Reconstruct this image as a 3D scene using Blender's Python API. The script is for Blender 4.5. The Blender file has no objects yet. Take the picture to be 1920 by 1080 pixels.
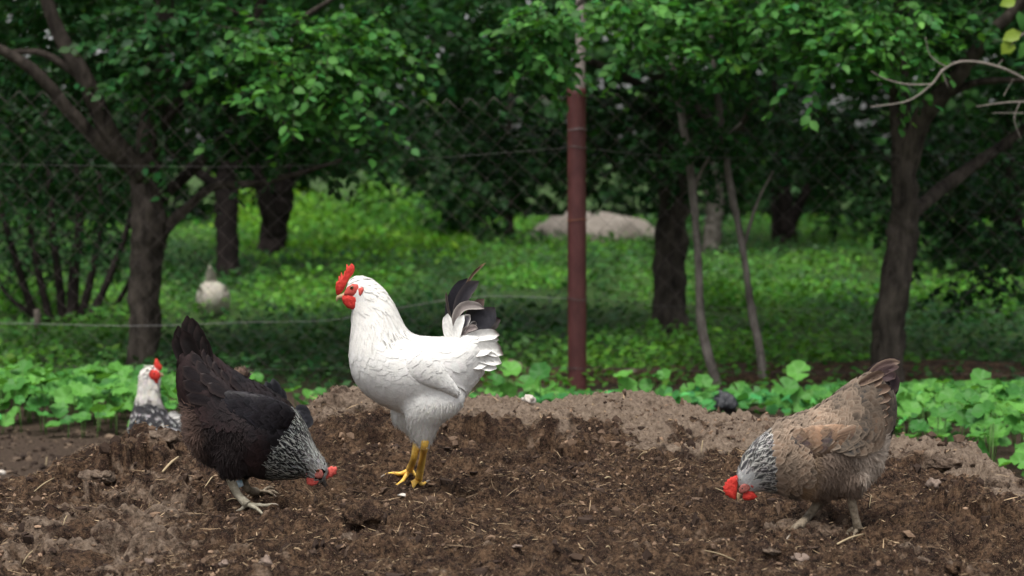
import bpy, bmesh, math, random
import numpy as np
from mathutils import Vector, Matrix
from mathutils.bvhtree import BVHTree
random.seed(7); rng = np.random.default_rng(11)
S = bpy.context.scene
COL = S.collection
R = math.radians

# ------------------------------------------------------------------ camera, sky, sun, exposure
CAMZ, PITCH, LENS = 1.08, R(3.68), 70.0
F = LENS / 36.0 * 1920.0
cd = bpy.data.cameras.new('camera'); cam = bpy.data.objects.new('camera', cd); COL.objects.link(cam)
cam.location = (0, 0, CAMZ); cam.rotation_euler = (R(90) - PITCH, 0, 0)
cd.lens = LENS; cd.sensor_width = 36; cd.clip_start = 0.05; cd.clip_end = 2000
cd.dof.use_dof = True; cd.dof.focus_distance = 4.25; cd.dof.aperture_fstop = 5.2
S.camera = cam
SUN_EL, SUN_AZ = R(72), R(200)           # azimuth from +Y, clockwise: behind the camera, a little to its left
W = bpy.data.worlds.new('World'); S.world = W; W.use_nodes = True
nt = W.node_tree; nt.nodes.clear()
sky = nt.nodes.new('ShaderNodeTexSky'); sky.sky_type = 'NISHITA'; sky.sun_disc = False
sky.sun_elevation = SUN_EL; sky.sun_rotation = SUN_AZ; sky.air_density = 1.0; sky.dust_density = 4.0; sky.ozone_density = 1.0
hs = nt.nodes.new('ShaderNodeHueSaturation'); hs.inputs['Saturation'].default_value = 0.22
bg = nt.nodes.new('ShaderNodeBackground'); bg.inputs['Strength'].default_value = 0.10
wo = nt.nodes.new('ShaderNodeOutputWorld')
nt.links.new(sky.outputs[0], hs.inputs['Color']); nt.links.new(hs.outputs[0], bg.inputs['Color']); nt.links.new(bg.outputs[0], wo.inputs[0])
sl = bpy.data.lights.new('sun', 'SUN'); sl.energy = 1.5; sl.angle = R(24); sl.color = (1.0, 0.965, 0.91)
so = bpy.data.objects.new('sun', sl); COL.objects.link(so)
sd = Vector((math.sin(SUN_AZ) * math.cos(SUN_EL), math.cos(SUN_AZ) * math.cos(SUN_EL), math.sin(SUN_EL)))
so.rotation_euler = sd.to_track_quat('Z', 'Y').to_euler(); so.location = sd * 30
S.view_settings.view_transform = 'Standard'; S.view_settings.look = 'None'
S.view_settings.exposure = 1.15; S.view_settings.gamma = 1.0; S.view_settings.use_curve_mapping = False
S.render.engine = 'CYCLES'
S.cycles.use_denoising = True; S.cycles.max_bounces = 7; S.cycles.diffuse_bounces = 3; S.cycles.glossy_bounces = 2
S.cycles.transmission_bounces = 3; S.cycles.transparent_max_bounces = 4
S.cycles.use_adaptive_sampling = True; S.cycles.adaptive_threshold = 0.015

# ------------------------------------------------------------------ helpers
sP, cP = math.sin(PITCH), math.cos(PITCH)
def ray(px, py):
    u = (np.asarray(px, float) - 960) / F; v = (540 - np.asarray(py, float)) / F
    yy = cP + v * sP; zz = -sP + v * cP
    return u / yy, zz / yy                   # x and z per metre of depth
def P(px, py, Y):
    a, b = ray(px, py)
    return np.stack(np.broadcast_arrays(a * Y, Y + 0 * a, CAMZ + b * Y), -1).astype(float)
def nrmz(a):
    return a / np.maximum(np.linalg.norm(a, axis=-1, keepdims=True), 1e-9)
def sstep(a, b, x):
    t = np.clip((x - a) / (b - a), 0, 1); return t * t * (3 - 2 * t)
def hash2(ix, iy, seed):
    h = (ix.astype(np.int64) * 374761393 + iy.astype(np.int64) * 668265263 + seed * 1442695041) & 0xffffffff
    h = ((h ^ (h >> 13)) * 1274126177) & 0xffffffff
    h = ((h ^ (h >> 16)) * 2246822519) & 0xffffffff
    return ((h ^ (h >> 15)) & 0xffffff) / float(0xffffff)
def vn(x, y, seed=0):
    x = np.asarray(x, float); y = np.asarray(y, float)
    ix = np.floor(x); iy = np.floor(y); fx = x - ix; fy = y - iy
    fx = fx * fx * (3 - 2 * fx); fy = fy * fy * (3 - 2 * fy)
    a = hash2(ix, iy, seed); b = hash2(ix + 1, iy, seed); c = hash2(ix, iy + 1, seed); d = hash2(ix + 1, iy + 1, seed)
    return (a + (b - a) * fx) * (1 - fy) + (c + (d - c) * fx) * fy - 0.5
def fbm(x, y, seed=0, o=4, g=0.5):
    s = 0; a = 1.0
    for k in range(o):
        s = s + a * vn(x * 2 ** k + 17.3 * k, y * 2 ** k - 9.1 * k, seed + k); a *= g
    return s
def mesh_np(name, V, Fa, smooth=True):
    V = np.asarray(V, np.float32); Fa = np.asarray(Fa, np.int32); m, k = Fa.shape
    me = bpy.data.meshes.new(name); me.vertices.add(len(V)); me.vertices.foreach_set('co', V.ravel())
    me.loops.add(m * k); me.loops.foreach_set('vertex_index', Fa.ravel())
    me.polygons.add(m); me.polygons.foreach_set('loop_start', np.arange(0, m * k, k, dtype=np.int32))
    me.update(calc_edges=True)
    me.polygons.foreach_set('use_smooth', np.full(m, smooth)); me.update()
    return me
def colattr(me, C, name='Col'):
    C = np.asarray(C, np.float32)
    if C.shape[1] == 3: C = np.concatenate([C, np.ones((len(C), 1), np.float32)], 1)
    me.attributes.new(name, 'FLOAT_COLOR', 'POINT').data.foreach_set('color', C.ravel())
def link(name, me, mat=None, parent=None):
    o = bpy.data.objects.new(name, me); COL.objects.link(o)
    if mat and me and not me.materials: me.materials.append(mat)
    if parent: o.parent = parent
    return o
def pym(name, V, Fs, smooth=True):
    me = bpy.data.meshes.new(name); me.from_pydata([tuple(map(float, v)) for v in V], [], Fs); me.update()
    me.polygons.foreach_set('use_smooth', np.full(len(me.polygons), smooth)); return me
def tag(o, label=None, cat=None, group=None, kind=None):
    if label: o['label'] = label
    if cat: o['category'] = cat
    if group: o['group'] = group
    if kind: o['kind'] = kind
    return o
def empty(name, loc):
    o = bpy.data.objects.new(name, None); COL.objects.link(o); o.location = tuple(map(float, loc)); o.empty_display_size = 0.1
    return o
def crom(A, n):
    A = np.asarray(A, float); m = len(A)
    if m < 3: 
        t = np.linspace(0, 1, n)[:, None]; return A[0] * (1 - t) + A[-1] * t
    out = []
    for t in np.linspace(0, m - 1, n):
        i = min(int(t), m - 2); f = t - i
        p0, p1, p2, p3 = A[max(i - 1, 0)], A[i], A[i + 1], A[min(i + 2, m - 1)]
        out.append(0.5 * (2 * p1 + (p2 - p0) * f + (2 * p0 - 5 * p1 + 4 * p2 - p3) * f * f + (3 * p1 - p0 - 3 * p2 + p3) * f ** 3))
    return np.array(out)
def tube(pts, rad, sides=8, n=None, rough=0.0, seed=0, V0=0):
    A = np.concatenate([np.asarray(pts, float), np.asarray(rad, float)[:, None]], 1)
    if n: A = crom(A, n)
    p, r = A[:, :3], np.maximum(A[:, 3], 1e-4); m = len(p)
    tan = nrmz(np.gradient(p, axis=0)); ref = np.array([0.13, 1.0, 0.07]); V = []
    for i in range(m):
        a = ref - tan[i] * (ref @ tan[i]); a /= np.linalg.norm(a) + 1e-9; ref = a; b = np.cross(tan[i], a)
        ph = np.arange(sides) / sides * 2 * math.pi
        rr = r[i] * (1 + rough * 2 * fbm(ph * 1.9 + seed, np.full(sides, i * 0.45), seed, 3))
        V.append(p[i] + np.outer(np.cos(ph) * rr, a) + np.outer(np.sin(ph) * rr, b))
    V = np.concatenate(V + [p[:1], p[-1:]])
    Fs = []
    for i in range(m - 1):
        for j in range(sides):
            k = (j + 1) % sides
            Fs.append((V0 + i * sides + j, V0 + i * sides + k, V0 + (i + 1) * sides + k, V0 + (i + 1) * sides + j))
    c0, c1 = V0 + m * sides, V0 + m * sides + 1
    for j in range(sides):
        k = (j + 1) % sides
        Fs.append((c0, V0 + k, V0 + j)); Fs.append((c1, V0 + (m - 1) * sides + j, V0 + (m - 1) * sides + k))
    return V, Fs
def tubes_mesh(name, specs, sides=8, n=None, rough=0.0):
    Vs, Fs, c = [], [], 0
    for i, (p, r) in enumerate(specs):
        v, f = tube(p, r, sides, n, rough, i * 13, c); Vs.append(v); Fs += f; c += len(v)
    return pym(name, np.concatenate(Vs), Fs)

# ------------------------------------------------------------------ materials
def newmat(name):
    m = bpy.data.materials.new(name); m.use_nodes = True; t = m.node_tree
    return m, t, t.nodes['Principled BSDF'], t.nodes['Material Output']
def nd(t, typ, **kw):
    n = t.nodes.new(typ)
    for k, v in kw.items():
        if k in n.inputs: n.inputs[k].default_value = v
        else: setattr(n, k, v)
    return n
def mixc(t, fac, a, b, mode='MIX'):
    n = t.nodes.new('ShaderNodeMix'); n.data_type = 'RGBA'; n.blend_type = mode
    for s, v in ((0, fac), (6, a), (7, b)):
        if hasattr(v, 'node'): t.links.new(v, n.inputs[s])
        else: n.inputs[s].default_value = v if not isinstance(v, tuple) else (*v, 1.0)
    return n.outputs[2]
def noise(t, scale, detail=4.0, rough=0.6, vec=None):
    n = nd(t, 'ShaderNodeTexNoise', Scale=scale, Detail=detail, Roughness=rough)
    if vec: t.links.new(vec, n.inputs['Vector'])
    return n.outputs['Fac']
def ramp(t, fac, a, b):
    n = nd(t, 'ShaderNodeMapRange'); n.inputs[1].default_value = a; n.inputs[2].default_value = b; n.clamp = True
    t.links.new(fac, n.inputs[0]); return n.outputs[0]
def objco(t): return t.nodes.new('ShaderNodeTexCoord').outputs['Object']
def geopos(t): return t.nodes.new('ShaderNodeNewGeometry').outputs['Position']
def bump(t, b, h, strength=0.5, dist=0.01):
    n = nd(t, 'ShaderNodeBump', Strength=strength, Distance=dist); t.links.new(h, n.inputs['Height']); t.links.new(n.outputs[0], b.inputs['Normal'])
def attr(t, name='Col'):
    return nd(t, 'ShaderNodeAttribute', attribute_name=name).outputs['Color']
def noisy(name, ca, cb, scale, rough=0.7, bs=0.4, bd=0.004, detail=6, spec=0.3, stretch=None):
    m, t, b, o = newmat(name); v = objco(t)
    if stretch:
        mp = nd(t, 'ShaderNodeMapping'); mp.inputs['Scale'].default_value = stretch; t.links.new(v, mp.inputs[0]); v = mp.outputs[0]
    f = noise(t, scale, detail, 0.65, v); t.links.new(mixc(t, ramp(t, f, 0.3, 0.7), ca, cb), b.inputs['Base Color'])
    b.inputs['Roughness'].default_value = rough; b.inputs['Specular IOR Level'].default_value = spec
    bump(t, b, f, bs, bd); return m
def feather_mat(name, rough=0.62, trans=0.0, sheen=0.0, spec=0.2):
    m, t, b, o = newmat(name); c = attr(t)
    f = noise(t, 260, 3, 0.6, objco(t)); c2 = mixc(t, 1.0, c, mixc(t, f, (0.78, 0.78, 0.78), (1.18, 1.18, 1.18)), 'MULTIPLY')
    t.links.new(c2, b.inputs['Base Color']); b.inputs['Roughness'].default_value = rough; b.inputs['Specular IOR Level'].default_value = spec
    b.inputs['Sheen Weight'].default_value = sheen; bump(t, b, f, 0.25, 0.002)
    if trans:
        tr = nd(t, 'ShaderNodeBsdfTranslucent'); t.links.new(c2, tr.inputs[0]); mx = nd(t, 'ShaderNodeMixShader'); mx.inputs[0].default_value = trans
        t.links.new(b.outputs[0], mx.inputs[1]); t.links.new(tr.outputs[0], mx.inputs[2]); t.links.new(mx.outputs[0], o.inputs[0])
    return m
def leaf_mat(name, ca=None, cb=None, trans=0.42, rough=0.5, spec=0.18):
    m, t, b, o = newmat(name)
    if ca is None: c = attr(t)
    else:
        r = t.nodes.new('ShaderNodeObjectInfo').outputs['Random']; f = noise(t, 40, 2, 0.5, objco(t))
        c = mixc(t, r, ca, cb); c = mixc(t, 1.0, c, mixc(t, f, (0.75, 0.8, 0.7), (1.2, 1.2, 1.25)), 'MULTIPLY')
    t.links.new(c, b.inputs['Base Color']); b.inputs['Roughness'].default_value = rough; b.inputs['Specular IOR Level'].default_value = spec
    tr = nd(t, 'ShaderNodeBsdfTranslucent'); t.links.new(mixc(t, 1.0, c, (1.25, 1.2, 0.6), 'MULTIPLY'), tr.inputs[0])
    mx = nd(t, 'ShaderNodeMixShader'); mx.inputs[0].default_value = trans
    t.links.new(b.outputs[0], mx.inputs[1]); t.links.new(tr.outputs[0], mx.inputs[2]); t.links.new(mx.outputs[0], o.inputs[0])
    return m
def soil_mat():
    m, t, b, o = newmat('soil'); p = geopos(t); a = nd(t, 'ShaderNodeAttribute', attribute_name='Col')
    sep = t.nodes.new('ShaderNodeSeparateColor'); t.links.new(a.outputs['Color'], sep.inputs[0])
    n1 = noise(t, 22, 6, 0.7, p); n2 = noise(t, 85, 7, 0.8, p); n3 = noise(t, 420, 3, 0.7, p)
    dark = mixc(t, ramp(t, n2, 0.40, 0.62), (0.010, 0.006, 0.005), (0.115, 0.064, 0.042))
    mid = mixc(t, ramp(t, n2, 0.40, 0.63), (0.026, 0.014, 0.009), (0.33, 0.20, 0.118))
    dry = mixc(t, ramp(t, n2, 0.32, 0.60), (0.10, 0.064, 0.043), (0.53, 0.405, 0.305))
    c = mixc(t, ramp(t, n1, 0.44, 0.58), dark, mid)
    ad = nd(t, 'ShaderNodeMath', operation='MULTIPLY_ADD'); t.links.new(n1, ad.inputs[0]); ad.inputs[1].default_value = 0.9; t.links.new(sep.outputs[0], ad.inputs[2])
    c = mixc(t, ramp(t, ad.outputs[0], 0.86, 1.08), c, dry)
    fl = ramp(t, n3, 0.59, 0.66); c = mixc(t, fl, c, (0.36, 0.25, 0.155))
    t.links.new(c, b.inputs['Base Color']); b.inputs['Roughness'].default_value = 0.92; b.inputs['Specular IOR Level'].default_value = 0.15
    s = nd(t, 'ShaderNodeMath', operation='ADD'); t.links.new(n2, s.inputs[0]); t.links.new(n3, s.inputs[1]); bump(t, b, s.outputs[0], 1.0, 0.02)
    return m
def ground_mat():
    m, t, b, o = newmat('ground'); p = geopos(t); sp = t.nodes.new('ShaderNodeSeparateXYZ'); t.links.new(p, sp.inputs[0])
    n1 = noise(t, 1.3, 5, 0.6, p); n2 = noise(t, 14, 6, 0.7, p)
    a = nd(t, 'ShaderNodeMath', operation='MULTIPLY_ADD'); t.links.new(n1, a.inputs[0]); a.inputs[1].default_value = 3.0; t.links.new(sp.outputs[1], a.inputs[2])
    n3 = noise(t, 70, 6, 0.75, p); soil = mixc(t, ramp(t, n3, .35, .68), (0.022, 0.015, 0.011), (0.085, 0.060, 0.044)); grass = mixc(t, n2, (0.025, 0.045, 0.015), (0.05, 0.10, 0.025))
    t.links.new(mixc(t, ramp(t, a.outputs[0], 10.9, 12.4), soil, grass), b.inputs['Base Color']); b.inputs['Roughness'].default_value = 0.95
    b.inputs['Specular IOR Level'].default_value = 0.1; bump(t, b, n2, 0.8, 0.03); return m
M = {}
M['soil'] = soil_mat(); M['ground'] = ground_mat()
M['crumb'] = feather_mat('soil_crumb', 0.95); M['straw'] = feather_mat('straw', 0.8, 0.15)
M['plume_white'] = feather_mat('white_plumage', 0.6, 0.12, 0.15); M['plume_dark'] = feather_mat('dark_plumage', 0.48, 0.0, 0.0, 0.14); M['plume_brown'] = feather_mat('brown_plumage', 0.7, 0.05, 0.1)
M['red'] = noisy('comb_red', (0.42, 0.018, 0.014), (0.70, 0.058, 0.040), 150, 0.55, 0.9, 0.004, 6, 0.25)
M['pink'] = noisy('comb_pink', (0.46, 0.045, 0.036), (0.72, 0.14, 0.11), 150, 0.55, 0.9, 0.004, 6, 0.25)
M['face'] = noisy('face_skin', (0.34, 0.035, 0.028), (0.60, 0.085, 0.065), 120, 0.55, 0.6, 0.003, 4, 0.35)
M['face_dark'] = noisy('dark_face_skin', (0.16, 0.045, 0.036), (0.42, 0.13, 0.105), 150, 0.6, 0.7, 0.003, 5, 0.3)
M['beak'] = noisy('beak', (0.22, 0.14, 0.075), (0.46, 0.34, 0.20), 60, 0.4, 0.1)
M['darkbeak'] = noisy('dark_beak', (0.03, 0.026, 0.024), (0.09, 0.075, 0.06), 60, 0.4, 0.1)
M['leg_yellow'] = noisy('yellow_leg', (0.80, 0.42, 0.04), (0.93, 0.64, 0.17), 110, 0.55, 0.9, 0.004)
M['leg_grey'] = noisy('grey_leg', (0.17, 0.145, 0.10), (0.42, 0.38, 0.29), 110, 0.6, 0.9, 0.004)
M['leg_mud'] = noisy('muddy_leg', (0.085, 0.062, 0.042), (0.27, 0.22, 0.155), 110, 0.7, 0.9, 0.004)
M['claw'] = noisy('claw', (0.20, 0.16, 0.12), (0.38, 0.32, 0.25), 50, 0.5, 0.1)
M['iris'] = noisy('iris', (0.16, 0.05, 0.015), (0.28, 0.10, 0.03), 50, 0.15, 0.0, 0.001, 2, 0.6)
M['pupil'] = noisy('pupil', (0.004, 0.004, 0.004), (0.008, 0.008, 0.008), 50, 0.1, 0.0, 0.001, 2, 0.6)
M['ring'] = noisy('leg_ring', (0.25, 0.55, 0.75), (0.8, 0.85, 0.88), 60, 0.3, 0.0)
M['bark'] = noisy('bark', (0.006, 0.0052, 0.0045), (0.115, 0.093, 0.076), 17, 0.9, 1.0, 0.05, 10, 0.15, (1, 1, 0.28))
M['bark_light'] = noisy('grey_bark', (0.06, 0.050, 0.044), (0.27, 0.235, 0.205), 24, 0.85, 0.9, 0.015, 7, 0.2, (1, 1, 0.35))
M['bark_dark'] = noisy('dark_bark', (0.008, 0.006, 0.006), (0.036, 0.027, 0.024), 18, 0.9, 1.0, 0.03, 8, 0.15, (1, 1, 0.3))
M['twig'] = noisy('dead_twig', (0.12, 0.10, 0.085), (0.27, 0.235, 0.205), 40, 0.8, 0.5)
M['red_pipe'] = noisy('red_paint', (0.055, 0.014, 0.014), (0.135, 0.042, 0.039), 18, 0.5, 0.35, 0.004, 9, 0.4, (1, 1, 0.4))
M['grey_pipe'] = noisy('weathered_pipe', (0.20, 0.17, 0.16), (0.36, 0.30, 0.28), 30, 0.6, 0.3, 0.003, 7)
M['wire'] = noisy('wire', (0.055, 0.044, 0.041), (0.13, 0.105, 0.095), 30, 0.55, 0.2)
M['wire_light'] = noisy('bright_wire', (0.13, 0.125, 0.125), (0.26, 0.25, 0.245), 30, 0.5, 0.2)
M['wire_fine'] = noisy('fine_wire', (0.05, 0.046, 0.044), (0.12, 0.11, 0.105), 30, 0.6, 0.2)
M['rust'] = noisy('rusty_wire', (0.22, 0.08, 0.04), (0.34, 0.15, 0.08), 30, 0.7, 0.2)
M['leaf'] = leaf_mat('tree_leaf'); M['leaf_ground'] = leaf_mat('ground_leaf', trans=0.3)
M['leaf_near'] = leaf_mat('near_leaf', (0.032, 0.125, 0.024), (0.110, 0.29, 0.055), 0.35, 0.5, 0.2)
M['leaf_yellow'] = leaf_mat('yellow_leaf', (0.14, 0.27, 0.03), (0.26, 0.33, 0.04), 0.4, 0.4)
M['leaf_mallow'] = leaf_mat('mallow_leaf', (0.030, 0.130, 0.024), (0.125, 0.33, 0.058), 0.3, 0.5, 0.2)
M['stem'] = noisy('plant_stem', (0.08, 0.18, 0.04), (0.16, 0.28, 0.08), 30, 0.6, 0.1)
M['clod_dark'] = noisy('dark_clod', (0.022, 0.014, 0.012), (0.105, 0.068, 0.052), 45, 0.95, 1.0, 0.02, 9, 0.15)
M['clod_mid'] = noisy('brown_clod', (0.07, 0.042, 0.028), (0.25, 0.165, 0.115), 45, 0.95, 1.0, 0.02, 9, 0.15)
M['clod_dry'] = noisy('dry_clod', (0.20, 0.135, 0.10), (0.44, 0.33, 0.255), 45, 0.95, 1.0, 0.02, 9, 0.15)
M['stone'] = noisy('pale_stone', (0.10, 0.072, 0.056), (0.24, 0.18, 0.145), 40, 0.85, 0.6, 0.01, 8, 0.2)
M['white_scrap'] = noisy('pale_scrap', (0.30, 0.26, 0.22), (0.58, 0.53, 0.47), 40, 0.8, 0.4, 0.01)
M['black_plastic'] = noisy('black_plastic', (0.008, 0.009, 0.012), (0.022, 0.023, 0.030), 30, 0.35, 0.8, 0.02, 5, 0.5)
M['sand'] = noisy('pale_sand', (0.24, 0.205, 0.175), (0.42, 0.37, 0.325), 5, 0.95, 0.8, 0.08, 8, 0.1)
M['wood'] = noisy('grey_wood', (0.10, 0.08, 0.065), (0.26, 0.215, 0.18), 14, 0.85, 0.6, 0.01, 8, 0.2, (0.2, 1, 1))

# ------------------------------------------------------------------ ground and mound
gp = 400.0
gm = pym('ground', [(-gp, -gp, 0), (gp, -gp, 0), (gp, gp, 0), (-gp, gp, 0)], [(0, 1, 2, 3)])
tag(link('ground', gm, M['ground']), kind='structure')

SIL = np.array([(-500, 1010), (-250, 945), (0, 893), (100, 872), (180, 846), (235, 826), (275, 803), (345, 796), (430, 790), (500, 778), (560, 764), (612, 742), (625, 716),
                (680, 716), (735, 733), (880, 730), (940, 742), (1000, 758), (1080, 750), (1200, 756), (1300, 766), (1420, 770), (1470, 788), (1560, 802), (1660, 818),
                (1740, 826), (1810, 852), (1870, 890), (1890, 905), (1920, 930), (2050, 985), (2300, 1050)], float)
YC0 = np.interp(SIL[:, 0], [-500, 0, 300, 620, 900, 1300, 1660, 1900, 2300], [4.1, 4.7, 5.1, 5.3, 5.45, 5.5, 5.2, 4.75, 4.2])
a_, b_ = ray(SIL[:, 0], SIL[:, 1])
XC, ZC = a_ * YC0, CAMZ + b_ * YC0
def base_h(x, y):
    yc = np.interp(x, XC, YC0); zc = np.interp(x, XC, ZC)
    side = sstep(2.5, 1.5, np.abs(x)); d = np.maximum(yc - y, 0)
    zmid = np.interp(x, [-1.3, -0.6, 0.2, 1.0, 1.4], [0.325, 0.350, 0.362, 0.355, 0.31])
    z = zc + (zmid - zc) * sstep(0.0, 1.15, d)
    z = z * sstep(2.0, 3.0, y)
    t = np.clip((y - yc) / 0.85, 0, 1); z = np.where(y > yc, zc * (1 - t) ** 1.6, z)
    return z * side
def gpx(x, y):                               # where a mound point shows in the photo, for its stains and scarps
    b = (base_h(x, y) - CAMZ) / y; v = (b * cP + sP) / (cP - b * sP); yy = cP + v * sP
    return 960 + F * x / y * yy, 540 - F * v
SCARP = [((110, 905), (190, 884), (330, 852), 36, 0.026), ((830, 815), (930, 818), (1090, 835), 22, 0.034), ((1690, 868), (1770, 868), (1890, 912), 24, 0.018),
         ((20, 1040), (130, 1034), (230, 1020), 36, 0.026), ((640, 800), (690, 806), (760, 815), 16, 0.02), ((1750, 960), (1830, 975), (1920, 985), 22, 0.03)]
PITS = [(605, 935, 45, 0.028), (1385, 945, 55, 0.026), (1560, 925, 36, 0.022), (1820, 1020, 40, 0.03), (1895, 1035, 40, 0.03), (700, 830, 36, 0.018), (955, 815, 40, 0.025), (1600, 1000, 34, 0.012), (230, 915, 60, 0.02)]
def height(x, y, detail=True):
    z = base_h(x, y); mk = sstep(0.02, 0.16, z)
    n = 0.026 * fbm(x * 3.1, y * 3.1, 3, 3) 
    t = fbm(x * 5.0 + 3, y * 7.0, 21, 4) ; n = n + 0.020 * (sstep(0.05, 0.13, t) - 0.4)
    t2 = fbm(x * 11 + 9, y * 15, 33, 4); n = n + 0.009 * (sstep(0.02, 0.10, t2) - 0.4)
    if detail:
        n = n + 0.024 * fbm(x * 24, y * 24, 51, 3) + 0.0125 * fbm(x * 75, y * 75, 61, 3, 0.7)
        r = np.abs(vn(x * 38, y * 38, 71)) + 0.6 * np.abs(vn(x * 70, y * 70, 72)); n = n - 0.018 * r
    pe = 0
    qx, qy = gpx(x, y)
    for (a, b, c, w, h) in SCARP:
        ln = np.interp(qx, [a[0], b[0], c[0]], [a[1], b[1], c[1]]) + 14 * fbm(x * 22, y * 22, 81, 3) * 2
        inx = sstep(a[0] - 60, a[0] + 60, qx) * sstep(c[0] + 60, c[0] - 60, qx) * (0.55 + 0.9 * sstep(-.2, .25, fbm(x * 14, y * 14, 83, 2)))
        dq = qy - ln
        pe = pe + 1.7 * inx * h * (0.55 * np.exp(-((dq + 0.55 * w) / (0.9 * w)) ** 2) * (dq < 0) + (dq >= 0) * (-0.55 * np.exp(-(dq / (1.1 * w)) ** 2)) - 0 * dq)
    for (cx, cy, w, h) in PITS:
        pe = pe - 1.5 * h * np.exp(-(((qx - cx) / w) ** 2 + ((qy - cy) / (0.5 * w)) ** 2) * (1 + 0.8 * fbm(x * 20, y * 20, 91, 2)))
    front = sstep(0.10, -0.03, y - np.interp(x, XC, YC0))
    return z + mk * (n * (0.55 + 0.45 * front) + pe * front) - 0.03 * (1 - sstep(0.0, 0.03, z))
def axis(segs):
    return np.concatenate([np.arange(a, b, s) for a, b, s in segs])
gx = axis([(-3.0, -1.55, 0.03), (-1.55, 1.55, 0.0058), (1.55, 3.03, 0.03)]); gy = axis([(1.8, 3.05, 0.04), (3.05, 5.65, 0.0058), (5.65, 6.9, 0.03)])
GX, GY = np.meshgrid(gx, gy); GZ = height(GX, GY)
nx, ny = len(gx), len(gy); idx = np.arange(nx * ny).reshape(ny, nx)
q = np.stack([idx[:-1, :-1], idx[:-1, 1:], idx[1:, 1:], idx[1:, :-1]], -1).reshape(-1, 4)
mm = mesh_np('soil_mound', np.stack([GX, GY, GZ], -1).reshape(-1, 3), q)
qx, qy = gpx(GX, GY)
dryb = np.interp(qx, [0, 200, 560, 640, 760, 900, 1100, 1450, 1650, 1700, 1890, 1920], [-0.02, 0.05, 0.1, 0.28, 0.22, 0.5, 0.62, 0.55, 0.30, 0.55, 0.42, 0.2])
sily = np.interp(qx, SIL[:, 0], SIL[:, 1]); dw = np.interp(qx, [0, 560, 900, 1150, 1450, 1700, 1920], [60, 60, 70, 85, 75, 70, 40])
edge = sstep(1.15, 0.35, (qy - sily) / dw + 0.9 * fbm(GX * 9, GY * 9, 101, 4))
front_dry = 0.15 - 0.32 * np.exp(-(((qx - 1000) / 430) ** 2 + ((qy - 900) / 95) ** 2) ** 1.5) - .2 * np.exp(-(((qx - 560) / 130) ** 2 + ((qy - 860) / 90) ** 2)) + 0.26 * sstep(0.0, 0.35, fbm(GX * 2.3, GY * 3.0, 111, 3)) + 0.12 * sstep(930, 1060, qy) + 0.30 * np.exp(-(((qx - 190) / 260) ** 2 + ((qy - 1000) / 70) ** 2))
dry = np.clip(1.25 * dryb * edge + front_dry + 0.25 * sstep(0.0, 0.02, GZ - height(GX, GY, False)), 0, 1)
colattr(mm, np.stack([dry.ravel()] * 3, 1))
mound = link('soil_mound', mm, M['soil']); tag(mound, kind='structure'); mound['label'] = 'dark brown soil and manure mound with dry crusted crest'

def hit(px, py):
    a, b = ray(px, py); ys = np.arange(2.6, 12, 0.004); h = np.maximum(height(a * ys, ys), 0.0)
    k = np.argmax(CAMZ + b * ys <= h); y = ys[k]; return np.array([a * y, y, CAMZ + b * y])

# crumbs and straw lying all over the mound
ico = [(0, 0, 1)] + [(0.894 * math.cos(a), 0.894 * math.sin(a), 0.447) for a in np.arange(5) * 2 * math.pi / 5] + [(0.894 * math.cos(a), 0.894 * math.sin(a), -0.447) for a in (np.arange(5) + 0.5) * 2 * math.pi / 5] + [(0, 0, -1)]
icoF = [(0, 1 + i, 1 + (i + 1) % 5) for i in range(5)] + [(1 + i, 6 + i, 1 + (i + 1) % 5) for i in range(5)] + [(6 + i, 6 + (i + 1) % 5, 1 + (i + 1) % 5) for i in range(5)] + [(11, 6 + (i + 1) % 5, 6 + i) for i in range(5)]
ico = np.array(ico); icoF = np.array(icoF)
def mound_points(n):
    x = rng.uniform(-1.5, 1.5, n * 2); y = rng.uniform(3.1, 5.6, n * 2) ** 1.0
    k = (np.abs(x) < 0.30 * y + 0.1) & (y < np.interp(x, XC, YC0) + 0.1); x, y = x[k][:n], y[k][:n]
    return x, y
nC = 26000; x, y = mound_points(nC); nC = len(x)
sz = 0.0018 + 0.0042 * rng.random(nC) ** 3 + (rng.random(nC) > 0.93) * rng.uniform(.003, .012, nC)
cl = fbm(x * 6, y * 6, 131, 3) + 0.25 > rng.random(nC) * 0.6 - 0.1
x, y, sz = x[cl], y[cl], sz[cl]; nC = len(x)
z = height(x, y)
V = ico[None] * sz[:, None, None] * rng.uniform(0.4, 1.4, (nC, 12, 1)) * rng.uniform(0.4, 1.4, (nC, 1, 3))
V = V + np.stack([x, y, z + sz * 0.1], -1)[:, None]
Fq = (icoF[None] + (np.arange(nC) * 12)[:, None, None]).reshape(-1, 3)
cm = mesh_np('soil_crumbs', V.reshape(-1, 3), Fq, False)
tone = rng.random(nC) ** 2.6 * np.clip(1.15 - sz * 70, .3, 1)
cc = np.array([0.035, 0.022, 0.016]) + tone[:, None] * np.array([0.34, 0.225, 0.145]); colattr(cm, np.repeat(cc, 12, 0))
xg = rng.uniform(-3.0, -.9, 5000); yg = rng.uniform(5.2, 7.9, 5000); sg_ = .003 + .014 * rng.random(5000) ** 4; Vg = ico[None] * sg_[:, None, None] * rng.uniform(0.4, 1.4, (5000, 12, 1)) * rng.uniform(0.4, 1.4, (5000, 1, 3)) + np.stack([xg, yg, sg_ * .2], -1)[:, None]
cg = mesh_np('yard_crumbs', Vg.reshape(-1, 3), (icoF[None] + (np.arange(5000) * 12)[:, None, None]).reshape(-1, 3), False); colattr(cg, np.repeat(np.array([.03, .02, .015]) + (rng.random(5000) ** 3)[:, None] * np.array([.20, .145, .10]), 12, 0))
tag(link('yard_crumbs', cg, M['crumb']), 'loose dark soil crumbs on the flat yard left of the mound', 'soil crumbs', kind='stuff')
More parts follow.
